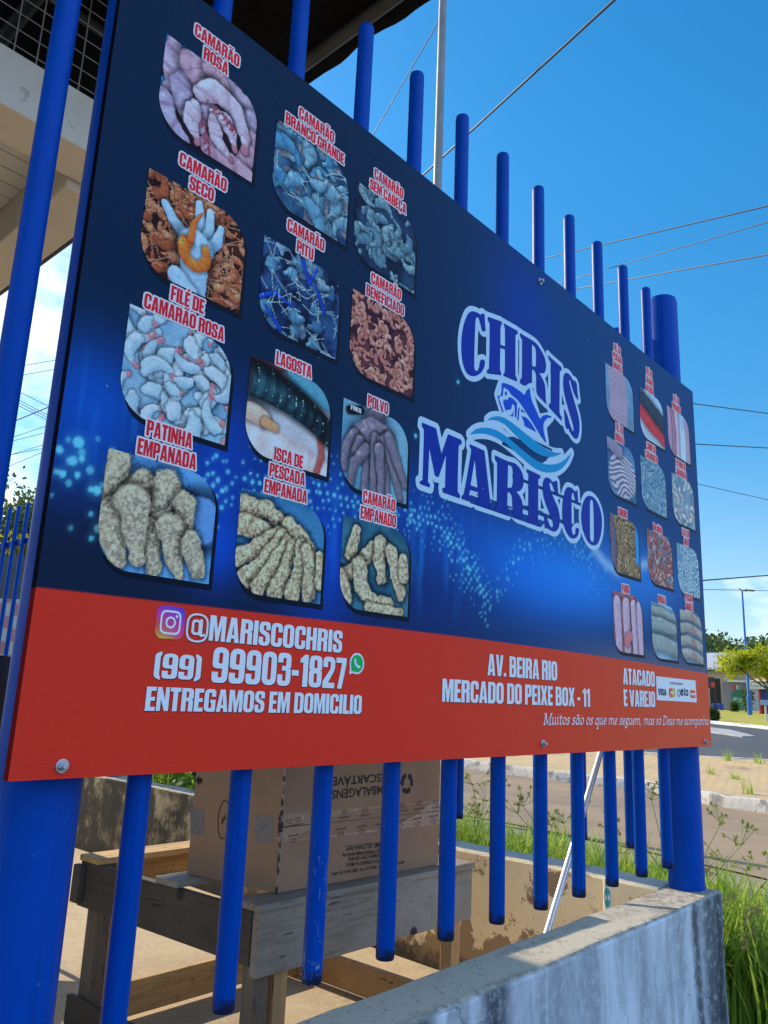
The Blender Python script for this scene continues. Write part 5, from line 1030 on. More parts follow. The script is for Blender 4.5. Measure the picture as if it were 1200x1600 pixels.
# ================================================================== poles
P1 = np.array((1.95,.32,-.58)); T1 = np.array(on_x(938,1178,2.44)); d_ = (T1-P1)/(T1-P1)[2]; foot = P1+d_*(ZF-P1[2]); top = T1+(T1-P1)*.02
pw = thing('aluminium_tube', 'white grooved aluminium tube leaning between the blue bars and the cream wall', 'tube', tuple(foot))
alu = simple('white_aluminium', (.72,.74,.76), .3, .3, .1, 30); L_ = top-foot
MB().tube([(0,0,0), tuple(L_)], .0115, 20).build('tube_body', alu, pw, True)
nrm_ = np.cross(L_/np.linalg.norm(L_), np.cross(np.array([-.6,-.75,.2]), L_/np.linalg.norm(L_))); nrm_ /= np.linalg.norm(nrm_); sd_ = np.cross(L_, nrm_); sd_ /= np.linalg.norm(sd_)
for s_ in (-.45, .45):
    vdir = nrm_*math.cos(s_*1.4)+sd_*math.sin(s_*1.4); a = -nrm_ if (nrm_@np.array([-.6,-.75,0.])) < 0 else nrm_; vdir = a*math.cos(s_)+sd_*math.sin(s_)
    MB().tube([tuple(vdir*.0108), tuple(L_+vdir*.0108)], .0019, 6).build('groove', simple('groove_dark', (.12,.14,.18), .5), pw)
x, y, z = on_y(949,1400,.36); pt_ = thing('plastic_tube', 'short white plastic tube with a round teal sticker beside the cream wall', 'tube', (x, y, ZF))
MB().tube([(0,0,0),(0,0,float(on_y(949,1372,.36)[2])-ZF)], .0155, 20).build('tube_body', simple('white_plastic', (.62,.62,.58), .45), pt_, True)
m = MB(); zc_ = float(on_y(949,1401,.36)[2])-ZF
pts = [(0, 0)]+[(math.cos(a), math.sin(a)) for a in np.linspace(0, 2*math.pi, 25)[:-1]]; fa = math.atan2(CAM[1]-y, CAM[0]-x)
m.add([(.0162*math.cos(fa+p[0]*.8), .0162*math.sin(fa+p[0]*.8), zc_+p[1]*.034) for p in pts], [(0, 1+k_, 1+(k_+1) % 24) for k_ in range(24)]); m.build('sticker', simple('teal_sticker', (.02,.30,.36), .4), pt_)
gp = on_ground(655,1268); dep = float((gp-CAM)@_f); rr_ = 8.3*dep/F_PX
up_ = thing('street_lamp_pole', 'tall plain galvanised grey pole rising behind the banner', 'pole', tuple(gp))
MB().tube([(0,0,0),(0,0,14.5)], [rr_*1.06, rr_*.9], 24).build('pole_shaft', simple('galvanised_grey', (.20,.215,.23), .55, .15, .2, 3), up_, True); MB().box(-.16,.16,-.16,.16,0,.02).build('base_plate', steel, up_)
def cable(a, b, da, db, rpx, lab, grp=None, ea=.6, eb=.6, sag=.0, col=None):
    A = CAM+ray(*a)*da; B = CAM+ray(*b)*db; d = B-A; A2 = A-d*ea; B2 = B+d*eb; n_ = 18; P = []
    for i in range(n_+1):
        t = i/n_; p = A2+(B2-A2)*t; p[2] -= sag*4*t*(1-t)*0; P.append(tuple(p))
    r_ = rpx*(da+db)/2/F_PX
    o = MB().tube(P, r_, 6).build('overhead_cable', M_cable, None, True); tag(o, lab, 'cable', grp); return o
M_cable = simple('cable_sheath', (.025,.03,.04), .6)
cable((960,0), (665,270), 11, 17, 1.7, 'thick black overhead cable slanting down from the top edge to behind the bars', None, .6, 5)
cable((684,36), (580,215), 14, 17, .75, 'hair thin wire dropping left from the grey pole behind the banner', None, 0, 4)
for a, b, l in (((1200,322),(815,412),'uppermost of the three long cables crossing the blue sky behind the bar tops'), ((1200,347),(860,446),'middle and thinnest of the three long cables crossing the sky'), ((1200,398),(868,457),'lowest of the three long cables crossing the sky behind the bar tops')): cable(a, b, 24, 36, .95 if 'thin' not in l else .7, l, 'cables across the sky', .8, 5)
for a, b, l, w_ in (((1086,631),(1200,646),'cable leaving the right banner edge level with the upper pictures',.8), ((1090,694),(1200,700),'cable leaving the right banner edge level with the second picture row',.8), ((1094,757),(1200,781),'faint cable sloping down right of the banner',.5), ((1098,907),(1200,899),'dark cable crossing the low clouds above the street lamp',1.0), ((1100,921),(1200,923),'faint cable passing just behind the street lamp head',.45)): cable(a, b, 30, 34, w_, l, 'cables right of the banner', 2, 6)
for a, b in (((44,570),(93,561.5)), ((42,585),(91.5,576)), ((27,681),(76.5,664)), ((26,687.5),(75,675)), ((22,709),(72,693.5)), ((22,709.5),(70,700)), ((27,723),(70,705))): cable(a, b, 30, 31, .45, 'thin cable rising to the right against the white clouds left of the banner', 'rising cables left of the banner', 2, 2)
for a, b in (((37.5,616),(76.5,635)), ((35,628),(79.5,651)), ((34.5,632),(79,654.5)), ((34,636.5),(78,658))): cable(a, b, 26, 26.5, .5, 'thin cable falling to the right against the white clouds left of the banner', 'falling cables left of the banner', 2, 2)
cable((31,654.5), (82,633.5), 22, 22.5, .9, 'dark twisted cable crossing the falling thin cables left of the banner', None, 2, 2)

# ================================================================== market canopy and veranda
canopy = thing('market_canopy', 'black sheet canopy with a ragged edge over the courtyard', 'canopy', (0, 3, 2.65))
k = Mat('black_sheeting', (.0035,.0035,.004), .8, 0, .15); k.mix(k.ramp(k.noise(2.2, 6, .7, sc=(4, 1, 1)), .55, .75), (.009,.0085,.008)); k.bump(k.noise(3, 7, .65, sc=(5, 1, 1)), .9, .05)
m = MB(); ys_ = np.linspace(-.4, 6.0, 130); xs_ = np.concatenate([np.linspace(-3.2, .9, 26), np.linspace(1.0, 1.32, 8)])
for j, y in enumerate(ys_):
    edge = .018*mn.noise(Vector((y*6, 0, 0)))+.03*mn.noise(Vector((y*2.1, 4, 0)))
    for i, x in enumerate(xs_):
        e_ = max(0, (x-.9)/.42); zz = .05*mn.noise(Vector((x*1.5, y*1.2, 1)))*(1-e_)+.03*mn.noise(Vector((x*5, y*4, 7)))*(.3+e_*.3)
        m.v.append(((x if y < 2.5 else min(x, 1.32-.14*min(1, (y-2.5)/.4)))+edge*e_, y-3, zz+.06*(1-e_)))
nx_ = len(xs_); m.f = [(j*nx_+i, (j+1)*nx_+i, (j+1)*nx_+i+1, j*nx_+i+1) for j in range(len(ys_)-1) for i in range(nx_-1)]
o = m.build('sheeting', k.m, canopy, True); so = o.modifiers.new('t', 'SOLIDIFY'); so.thickness = .05; so.offset = -1
MB().tube([(1.205,-3.4,-.04),(1.205,3,-.04)], .026, 14).tube([(.35,-3.4,-.04),(.35,3,-.04)], .026, 14).build('support_tube', simple('dull_tube', (.055,.05,.045), .6, .2), canopy, True)
for x, y in ((-3.0,-3.2), (-3.0,2.9), (-.9,2.9)): MB().tube([(x,y,-3.66),(x,y,-.02)], .04, 12).build('canopy_post', simple('canopy_steel', (.2,.2,.2), .5, .4), canopy, True)
ver = thing('market_building', 'cream market building corner with slatted ceiling and wire vent under the canopy', 'building', (-1.2, 3, ZF))
VL = (-1.2, 3, ZF)
k = Mat('cream_render', (.80,.71,.58), .9); k.mix(k.ramp(k.noise(4, 6, .7), .45, .75), (.70,.62,.50)); k.mix(k.math('MULTIPLY', k.ramp(k.noise(9, 7, .75), .63, .70), .6), (.26,.23,.19)); k.bump(k.noise(50, 5), .3, .004); M_vcream = k.m
vb = lambda *a: shifted(MB().box(*a), VL)
vb(-5, .765, 1.35, 1.55, 1.985, 2.20).build('front_beam', M_vcream, ver, bevel=.006); vb(.574, .76, 1.555, 5.2, 1.95, 2.19).build('side_beam', M_vcream, ver, bevel=.006)
k = Mat('ceiling_slats', (.66,.65,.62), .6); yy = k.xyz()[1]; sl = k.math('FRACT', k.math('MULTIPLY', yy, 10)); gr = k.math('MULTIPLY', k.ramp(sl, .0, .05), k.math('SUBTRACT', 1, k.ramp(sl, .95, 1))); k.mix(k.math('SUBTRACT', 1, gr), (.12,.11,.10)); k.mix(k.math('MULTIPLY', k.ramp(k.noise(6, 6, .7), .58, .72), .35), (.38,.36,.33)); k.bump(gr, .4, .006)
vb(-5, .572, 1.552, 5.2, 2.13, 2.18).build('ceiling', k.m, ver); vb(-.52, -.40, 1.56, 5.2, ZF, 2.125).build('added_shade_wall', simple('added_shade_grey', (.10,.095,.09), .9), ver)  # unseen dark wall added to keep light off the carton and table
m = MB()
for i in range(75): x = -5+.0775*i; m.tube([(x, 1.40, 2.20), (x, 1.40, 2.76)], .0024, 5)
for j in range(1, 9): z = 2.20+.066*j; m.tube([(-5, 1.404, z), (.78, 1.404, z)], .0019, 5)
shifted(m, VL).build('wire_vent', simple('vent_wire', (.44,.42,.38), .6, .3), ver)
vb(-4.6, -4.4, 1.36, 1.54, ZF, 1.98).build('column', M_vcream, ver, bevel=.005); vb(-5, .775, 1.56, 1.60, 2.70, 2.75).build('vent_rail', simple('dark_rail', (.05,.05,.05), .6), ver)

# ================================================================== plants and the far side of the road
def leafmat(name, c0, c1, tr=.35):
    k = Mat(name, c0, .55, 0, .35); g_ = k.n('ShaderNodeVertexColor', layer_name='Tone'); sp = k.n('ShaderNodeSeparateColor'); k.link(g_.outputs['Color'], sp.inputs[0]); k.mix(sp.outputs[0], c1)
    t = k.n('ShaderNodeBsdfTranslucent'); k.link(k.col, t.inputs['Color']); mx = k.n('ShaderNodeMixShader'); mx.inputs[0].default_value = tr
    out = k.t.nodes['Material Output']; k.link(k.b.outputs[0], mx.inputs[1]); k.link(t.outputs[0], mx.inputs[2]); k.link(mx.outputs[0], out.inputs['Surface']); return k.m
class Leaves:
    def __init__(s): s.v = []; s.f = []; s.t = []
    def quad(s, p, d, n, l, w, tone):
        p, d, n = (np.asarray(q, float) for q in (p, d, n)); d = d/(np.linalg.norm(d)+1e-9); sd = np.cross(d, n); sd /= np.linalg.norm(sd)+1e-9; o = len(s.v)
        s.v += [tuple(p), tuple(p+d*l*.45+sd*w), tuple(p+d*l), tuple(p+d*l*.45-sd*w)]; s.f.append((o, o+1, o+2, o+3)); s.t += [tone]*4
    def blade(s, p, ang, h, lean, w, tone, n=4, droop=.6):
        if p[0] > 2.6 and p[0]+math.cos(ang)*lean < 2.66: ang = math.pi-ang          # the wall is in the way: lean outwards
        o = len(s.v); dx, dy = math.cos(ang), math.sin(ang); px_, py_ = -dy, dx
        for i in range(n+1):
            t = i/n; r_ = lean*t*t; z = h*(t-droop*.5*t*t*min(1, lean/h)); ww = w*(1-t)**.7
            x, y = p[0]+dx*r_, p[1]+dy*r_
            if i < n: s.v += [(x-px_*ww, y-py_*ww, p[2]+z), (x+px_*ww, y+py_*ww, p[2]+z)]; s.t += [tone, tone]
            else: s.v.append((x, y, p[2]+z)); s.t.append(tone)
        for i in range(n-1): s.f.append((o+2*i, o+2*i+1, o+2*i+3, o+2*i+2))
        s.f.append((o+2*n-2, o+2*n-1, o+2*n))
    def build(s, name, m, parent=None):
        me = bpy.data.meshes.new(name); me.from_pydata(s.v, [], s.f); me.update(); a = me.color_attributes.new('Tone', 'FLOAT_COLOR', 'POINT')
        c = np.ones((len(s.v), 4), np.float32); c[:, :3] = np.array(s.t)[:, None]; a.data.foreach_set('color', c.ravel()); return obj(name, me, m, parent)
R_ = random.Random(21)
M_grass = leafmat('verge_grass', (.19,.36,.014), (.46,.52,.08), .6); M_dryg = leafmat('seed_stalk', (.16,.16,.05), (.30,.24,.12), .3)
gutP = np.array([p[:2] for p in gut])
def gut_x(y): 
    o_ = np.argsort(gutP[:, 1]); return float(np.interp(y, gutP[o_, 1], gutP[o_, 0]))
def zg(x, y): return -1.3+.42*math.exp(-((x-2.7)/1.0)**2)*(.75+.25*math.sin(y*1.3))*(1 if y > -.1 else max(.35, 1+y*.8))
gl = Leaves(); cl = [(R_.uniform(2.7, 5.5), R_.uniform(-2.5, 6)) for _ in range(60)]
m = sheet_fn(list(np.linspace(2.63, 8.5, 30)), list(np.linspace(-4, 13, 50)), lambda x, y: zg(x, y)+.02*math.sin(x*7)*math.sin(y*5) if x < gut_x(y)-.5 else -1.33)
k = Mat('verge_soil', (.12,.095,.055), 1.0); k.mix(k.ramp(k.noise(3, 7, .7), .42, .62), (.06,.085,.02)); k.bump(k.noise(25, 6), .8, .03); tag(m.build('verge', k.m), kind='structure')
def grass_patch(n, xr, yr, h0, h1, w, dens=None):
    c = 0
    while c < n:
        x, y = R_.uniform(*xr), R_.uniform(*yr)
        if x > gut_x(y)-.25: continue
        d = .5+.5*mn.noise(Vector((x*1.3, y*1.3, 3)))
        if R_.random() > .25+1.1*d: c += .2; continue
        z = zg(x, y); hh = R_.uniform(h0, h1)*(.55+.75*d); gl.blade((x, y, z), R_.uniform(0, 6.28), hh, hh*R_.uniform(.15, .95), w*R_.uniform(.7, 1.7), min(1, max(0, R_.gauss(.45, .33))), 4); c += 1
grass_patch(11000, (2.66, 3.7), (-1.4, 1.0), .22, .62, .0050); grass_patch(6000, (2.66, 3.5), (1.0, 2.0), .25, .70, .006); grass_patch(7000, (2.66, 3.4), (2.0, 5.5), .35, .95, .007); grass_patch(4200, (3.4, 6.5), (-1.0, 5.5), .08, .32, .006); grass_patch(1500, (2.7, 5), (5.5, 12), .25, .6, .008)
tag(gl.build('verge_grass', M_grass), 'long green verge grass growing along the low wall', 'grass', None, 'stuff')
dg = Leaves()
for _ in range(1500):
    x, y = R_.uniform(2.68, 4.6), R_.uniform(-1.3, 5.5)
    if x < gut_x(y)-.3: hh = R_.uniform(.2, .62); dg.blade((x, y, zg(x, y)), R_.uniform(0, 6.28), hh, hh*R_.uniform(.3, 1.4), .0032, R_.random(), 4, .9)
tag(dg.build('dry_grass', leafmat('straw_blades', (.34,.28,.13), (.46,.40,.22), .35)), 'dry straw coloured blades mixed into the verge grass', 'grass', None, 'stuff')
def weed(x, y, h, lab, heads, grp, kind=0):
    z = zg(x, y); t = thing('weed', lab, 'weed', (x, y, z), 0, grp); st = MB(); n_ = 2+R_.randrange(3)
    for s_ in range(n_):
        lf = Leaves()
        a = R_.uniform(0, 6.28); ln = R_.uniform(.05, .32); hh = h*R_.uniform(.7, 1); P = [(ln*u*u*math.cos(a), ln*u*u*math.sin(a), hh*u) for u in np.linspace(0, 1, 7)]; st.tube(P, [.0035-.002*u for u in np.linspace(0, 1, 7)], 5)
        tip = np.array(P[-1])
        if kind == 0:          # sedge: rays with small spikelets and long bracts
            for _ in range(7):
                b, e = R_.uniform(0, 6.28), R_.uniform(.1, 1.2); d = np.array([math.cos(b)*math.cos(e), math.sin(b)*math.cos(e), math.sin(e)]); l = R_.uniform(.04, .10); st.tube([tuple(tip), tuple(tip+d*l)], .0012, 4)
                for _ in range(9): q = np.array([R_.gauss(0, 1) for _ in range(3)]); lf.quad(tip+d*l, d+q*.7, q, .022, .0035, R_.uniform(.1, .8))
            for _ in range(4): b = R_.uniform(0, 6.28); lf.blade(tuple(tip), b, .03, R_.uniform(.08, .2), .003, .2)
        else:                  # feathery brown seed head
            d0 = np.array([math.cos(a), math.sin(a), .1])
            for _ in range(70):
                u = R_.random(); q = np.array([R_.gauss(0, 1) for _ in range(3)]); lf.quad(tip+d0*.09*u-np.array([0, 0, .06*u*u]), d0*.4+q*.6-np.array([0, 0, .3]), q, .04, .0016, R_.uniform(.5, 1))
        lf.build('seed_head', M_dryg if kind else M_sedge, t)
    st.build('stem', M_stem, t)
    return t
M_stem = simple('weed_stem', (.17,.24,.04), .6); M_sedge = leafmat('sedge_head', (.20,.25,.03), (.38,.36,.08), .35)
for x, y, h in ((3.05,.35,.95),(3.4,.1,.85),(3.2,.9,.75),(2.95,.75,.8),(3.1,1.5,.8),(3.0,1.9,.9),(3.3,2.3,.85),(2.9,2.6,.95),(3.2,3.0,.7),(2.85,1.2,.75),(3.0,-.1,.6)): weed(x, y, h*.85, 'tall branching green sedge with small seed clusters behind the low wall', 1, 'sedges along the verge')
for x, y, h in ((2.92,.16,.72),(2.80,-.1,.50),(2.86,-.16,.34),(3.05,.02,.62)): weed(x, y, h, 'weed with feathery brown drooping seed head beside the wall end', 1, 'brown headed grasses at the wall end', 1)
for x, y, s_ in ((2.80,-.30,.9),(3.0,-.42,1.1),(2.78,.10,.8),(3.25,-.2,1.0),(2.95,.32,.9),(3.4,.5,1.0),(2.75,-.5,1.0),(3.1,.05,1.1),(2.85,.5,.9),(3.2,.3,1.0),(2.72,.22,.9),(3.05,-.6,1.1)):
    t = thing('broadleaf_weed', 'low broad leaved weed in the grass beside the wall end', 'weed', (x, y, zg(x, y)), 0, 'broad leaved weeds at the wall end'); lf = Leaves(); st = MB()
    for _ in range(7):
        a = R_.uniform(0, 6.28); d = np.array([math.cos(a), math.sin(a), 0]); tip = d*.16*s_+np.array([0, 0, R_.uniform(.2, .42)*s_]); st.tube([(0, 0, 0), tuple(tip*.6+np.array([0, 0, .03])), tuple(tip)], [.003, .002, .0012], 5)
        for q in range(9): u = .35+.65*q/8; b = R_.uniform(0, 6.28); lf.quad(tip*u, (math.cos(b), math.sin(b), R_.uniform(-.2, .4)), (R_.gauss(0, .4), R_.gauss(0, .4), 1), R_.uniform(.035, .07)*s_, R_.uniform(.012, .02)*s_, R_.random())
    lf.build('leaves', M_grass, t); st.build('stem', M_stem, t)
for u, v, s_, lb in ((1058,1184,1.0,'weed tuft on the pavers left of the thick right post top'),(1138,1190,1.2,'twin stalked weed tuft on the far edge of the pavers'),(1186,1195,1.0,'weed tuft on the far edge of the pavers at the frame edge'),(1172,1248,1.0,'low weed tuft at the whitewashed kerb'),(1112,1214,.7,'tiny weed tuft in the middle of the pavers'),(1150,1222,.6,'faint weed tuft in a joint of the pavers')):
    p = on_ground(u, v+10); z = float(terrain(p[0]))+.155; lf = Leaves()
    for _ in range(26): hh = R_.uniform(.10, .34)*s_; lf.blade((R_.gauss(0, .05), R_.gauss(0, .05), 0), R_.uniform(0, 6.28), hh, hh*R_.uniform(.2, .9), .007, R_.random(), 3)
    o = lf.build('weed_tuft', M_grass); o.location = (p[0], p[1], z); tag(o, lb, 'weed')
def crownleaves(lf, c, r, n, l, w, rnd, hollow=.45):
    cl_ = [(np.array([rnd.gauss(0, 1) for _ in range(3)]), rnd.uniform(.3, .5)) for _ in range(26)]
    for v, _ in cl_: v /= np.linalg.norm(v)+1e-9
    for _ in range(n):
        v, s_ = cl_[rnd.randrange(len(cl_))]; rad = rnd.uniform(hollow, .98); q = np.array([rnd.gauss(0, 1) for _ in range(3)])
        p = np.array(c)+(v*rad+q*s_*.42)*np.array(r); d = q+np.array([0, 0, -.3]); lf.quad(p, d, np.array([rnd.gauss(0, 1), rnd.gauss(0, 1), rnd.gauss(0, 1)+.8]), l*rnd.uniform(.6, 1.3), w*rnd.uniform(.6, 1.2), min(1, max(0, rnd.gauss(.4, .28))))
def tree(name, lab, base_, h, lobes, n, l, w, m, group=None, trunk_r=.14, seed=1, lean=(0, 0)):
    rnd = random.Random(seed); t = thing(name, lab, 'tree', base_, 0, group); tk = MB()
    th = h*.42; pts = [(lean[0]*u*u, lean[1]*u*u, th*u) for u in np.linspace(0, 1, 6)]; tk.tube(pts, [trunk_r*(1-.4*u) for u in np.linspace(0, 1, 6)], 10)
    lf = Leaves()
    for (cx, cy, cz, rx, ry, rz) in lobes:
        p1 = np.array(pts[-1]); p2 = np.array((cx, cy, cz)); mid = p1*.5+p2*.5+np.array([0, 0, -.1*h*.3]); tk.tube([tuple(p1), tuple(mid), tuple(p2)], [trunk_r*.55, trunk_r*.35, trunk_r*.15], 7)
        for _ in range(4): e = p2+np.array([rnd.gauss(0, .5)*rx, rnd.gauss(0, .5)*ry, rnd.gauss(.2, .4)*rz]); tk.tube([tuple(mid*.4+p2*.6), tuple(e)], [trunk_r*.18, trunk_r*.06], 5)
        crownleaves(lf, (cx, cy, cz), (rx, ry, rz), n, l, w, rnd)
    tk.build('trunk', M_bark, t, True); lf.build('crown', m, t); return t
M_bark = simple('bark', (.085,.065,.05), .9, 0, .4, 4)
M_lime = leafmat('lime_foliage', (.34,.42,.012), (.55,.52,.04), .55); M_dark = leafmat('dark_foliage', (.028,.066,.016), (.09,.135,.03), .4); M_mid = leafmat('mid_foliage', (.045,.095,.015), (.11,.17,.03), .35)
def at_x(u, v, x): return on_x(u, v, x)
# lime tree and the street lamp on the lawn
bp = at_x(1207,1124,47); bp[2] = float(terrain(47))+.08
s1 = at_x(1150,1037,47)-bp; s2 = at_x(1190,1030,47)-bp; s3 = at_x(1222,1026,47)-bp; s4 = at_x(1164,1022,47)-bp; s5 = at_x(1205,1046,47)-bp
tree('young_tree', 'bright lime green tree on the lawn in front of the market shops', tuple(bp), 3.6, [(s1[0]-.3, s1[1], s1[2], .85, .95, .80), (s2[0], s2[1], s2[2]-.1, .9, .85, .85), (s3[0]+.3, s3[1], s3[2], 1.0, 1.0, .9), (s4[0]+.1, s4[1], s4[2]-.3, .55, .5, .5), (s5[0], s5[1], s5[2], .6, .6, .45)], 1500, .17, .055, M_lime, None, .10, 5)
lp = at_x(1172,1118,52); lp[2] = float(terrain(52))+.08; tp2 = at_x(1161,922,52); hh = float(tp2[2]-lp[2])
lamp = thing('street_lamp', 'tall slim blue street lamp with a flat head standing on the lawn', 'street lamp', tuple(lp))
MB().tube([(0,0,0),(0,0,1.15)], .145, 14).tube([(0,0,1.15),(0,0,1.3),(0,0,hh)], [.13,.085,.05], 14).build('lamp_post', simple('lamp_blue', (.01,.12,.42), .4), lamp, True)
ax = np.array([_r[0], _r[1], 0]); q = lambda t, dz: tuple(ax*t+np.array([0, 0, hh+dz]))
MB().tube([q(-.22,.10), q(0,0), q(.30,-.06)], .035, 8).build('bracket', M_galv if 'M_galv' in globals() else simple('grey_bracket', (.25,.26,.27), .5, .4), lamp)
mh = MB(); c0, c1 = np.array(q(.14,-.02)), np.array(q(.78,-.06)); sd = np.array([-ax[1], ax[0], 0])*.12
mh.add([tuple(c0-sd), tuple(c1-sd), tuple(c1+sd), tuple(c0+sd)]+[tuple(p+np.array([0, 0, .09])) for p in (c0-sd, c1-sd, c1+sd, c0+sd)], [(3,2,1,0),(4,5,6,7),(0,1,5,4),(1,2,6,5),(2,3,7,6),(3,0,4,7)]); mh.build('lamp_head', simple('lamp_head_grey', (.22,.23,.24), .5), lamp, bevel=.02)
# shops: walls facing us, seen across the lawn
BX = 62.0
zb = float(terrain(BX))-.05
def fb(u0, v0, u1, v1, x0, x1, drop=False):
    """box between two photo corners at distance x0, running back to x1"""
    a = at_x(u0, v0, x0); b = at_x(u1, v1, x0); z0 = zb if drop else b[2]; return (x0, x1, min(a[1], b[1]), max(a[1], b[1]), z0, a[2])
shop = thing('market_hall', 'long pale market hall with a lilac grey roof and a dark doorway across the road', 'building', (BX, 20, zb)); SL = (BX, 20, zb)
def part(name, mm, *a, par=None, bv=0): return shifted(MB().box(*a), SL).build(name, mm, par or shop, bevel=bv)
x0, x1, y0, y1, z0, z1 = fb(1085,1048,1183,1064,BX,BX+14); y1 += 12
M_pw = simple('pale_render', (.46,.38,.31), .9, 0, .2, .5); M_gw = simple('grey_render', (.25,.24,.25), .9, 0, .25, .5)
part('wall', M_pw, x0, x1, y0, y1, zb-.3, z1)
e = fb(1085,1026,1183,1048,BX,BX); zr = e[5]
m = MB(); ov = .8
m.add([(x0-ov,y0-.6,z1+.05),(x0-ov,y1+.6,z1+.05),(x0+6,y1+.6,zr+.5),(x0+6,y0-.6,zr+.5),(x0-ov,y0-.6,z1+.22),(x0-ov,y1+.6,z1+.22),(x0+6,y1+.6,zr+.7),(x0+6,y0-.6,zr+.7)], [(0,1,2,3),(7,6,5,4),(4,5,1,0),(5,6,2,1),(6,7,3,2),(7,4,0,3)])
k = Mat('lilac_roof_sheet', (.40,.39,.46), .5); k.bump(k.math('SINE', k.math('MULTIPLY', k.xyz()[1], 2*math.pi/.35)), .5, .04); shifted(m, SL).build('roof', k.m, shop)
def front(name, mm, u0, v0, u1, v1, d, drop=False, par=None): a = fb(u0, v0, u1, v1, BX-d, BX-d+.06, drop); return part(name, mm, *a, par=par)
lower = part('lower_wall', M_gw, *fb(1128,1066,1162,1108,BX-.5,BX-.02,True)); part('lower_wall', simple('blue_grey_render', (.33,.38,.44), .9), *fb(1162,1076,1186,1110,BX-.6,BX-.03,True))
dw = front('doorway', simple('door_dark', (.02,.02,.024), .8), 1108,1060,1127,1108, .05, True)
part('fascia', simple('white_fascia', (.55,.56,.56), .7), *fb(1136,1062.5,1168,1066,BX-.9,BX-.52))
mu = front('mural', simple('mural_green', (.05,.22,.13), .8), 1144,1086,1163,1107, .58, True); front('mural_patch', simple('mural_mint', (.28,.46,.34), .8), 1145.5,1089,1152,1096, .64, par=mu); front('mural_patch', simple('mural_mint_b', (.16,.36,.24), .8), 1153,1090,1161,1098, .64, par=mu)
a = at_x(1153.5,1088,BX-.60); MB().tube([(a[0]-SL[0], a[1]-SL[1], a[2]-SL[2]), (a[0]-SL[0]+.05, a[1]-SL[1], a[2]-SL[2])], .5, 24).build('mural_arch', simple('mural_dark', (.03,.16,.10), .8), shop)
a = at_x(1146.5,1074.5,BX-.56); MB().tube([(a[0]-SL[0], a[1]-SL[1], a[2]-SL[2]), (a[0]-SL[0]+.05, a[1]-SL[1], a[2]-SL[2])], .17, 20).build('wall_emblem', simple('emblem_red', (.42,.10,.07), .7), shop); front('wall_emblem', simple('emblem_pale', (.45,.50,.58), .7), 1150,1070,1154,1078, .56)
# hanging signal board, barrel, clipped bush
sg = at_x(1111,1060,BX-2); gz = float(terrain(BX-2)); sgn = thing('hanging_board', 'black board with a red patch on a thin post before the dark doorway', 'sign', (sg[0], sg[1], gz))
b_ = at_x(1111,1075,BX-2); MB().box(-.06,.06,-.22,.28,b_[2]-gz,sg[2]-gz+.1).build('board', simple('board_black', (.012,.012,.014), .5), sgn, bevel=.02); MB().box(-.075,-.062,-.28,.0,b_[2]-gz+.05,b_[2]-gz+.42).build('red_patch', simple('patch_red', (.42,.03,.03), .5), sgn); MB().tube([(.0,-.25,0),(.0,-.25,sg[2]-gz)], .03, 8).build('board_post', simple('post_black', (.02,.02,.022), .5), sgn)
for n_, (u, w_) in enumerate(((1117,4.2),(1125.5,4.6))):
    a = at_x(u,1108,BX-1.6); gz = float(terrain(BX-1.6))+.05; h_ = at_x(u,1099,BX-1.6)[2]-gz; r_ = w_*a[0]/F_PX*.95
    dr = thing('plastic_drum', ('dark blue plastic drum under the hanging black board','bright blue plastic drum by the grey shop wall')[n_], 'drum', (a[0], a[1], gz)); MB().tube([(0,0,0),(0,0,h_*.15),(0,0,h_*.2),(0,0,h_*.6),(0,0,h_*.65),(0,0,h_*.97),(0,0,h_)], [r_*.94,r_,r_*1.05,r_,r_*1.05,r_,r_*.9], 20).build('drum_body', simple('drum_blue', ((.01,.03,.20),(.01,.06,.42))[n_], .4), dr, True); MB().tube([(0,0,h_),(0,0,h_*1.05)], r_*.3, 10).build('drum_lid', simple('drum_cap', (.02,.02,.03), .5), dr)
def bush(u, v0, v1, x, wpx, lab, m, n=1400, l=.16, w=.05, seed=2, ratio=1.0, name='clipped_bush'):
    a = at_x(u, v1, x); gz = float(terrain(x))+.1; top_ = at_x(u, v0, x)[2]; r_ = wpx*np.linalg.norm(a-CAM)/F_PX/2; t = thing(name, lab, 'bush', (a[0], a[1], gz)); lf = Leaves(); hh_ = top_-gz; crownleaves(lf, (0, 0, hh_*.52), (r_, r_, hh_*.5), n, l, w, random.Random(seed), .3); lf.build('foliage', m, t); st = MB()
    for a_ in range(4): st.tube([(.03*math.cos(a_*1.6), .03*math.sin(a_*1.6), -.05), (r_*.35*math.cos(a_*1.6), r_*.35*math.sin(a_*1.6), hh_*.7)], [.03, .012], 5)
    st.build('stem', M_bark, t); return t
bush(1116,1107,1129,40,13,'round clipped dark green bush at the near edge of the lawn', M_dark, 2200, .10, .04, 3)
bush(1148,1097,1110,58,9,'small golden green shrub in front of the painted mural', M_mid, 600, .16, .05, 4, name='shrub'); bush(1169,1070,1108,57,13,'thin pale young tree beside the grey blue shop wall', M_mid, 420, .24, .06, 8, name='sapling')
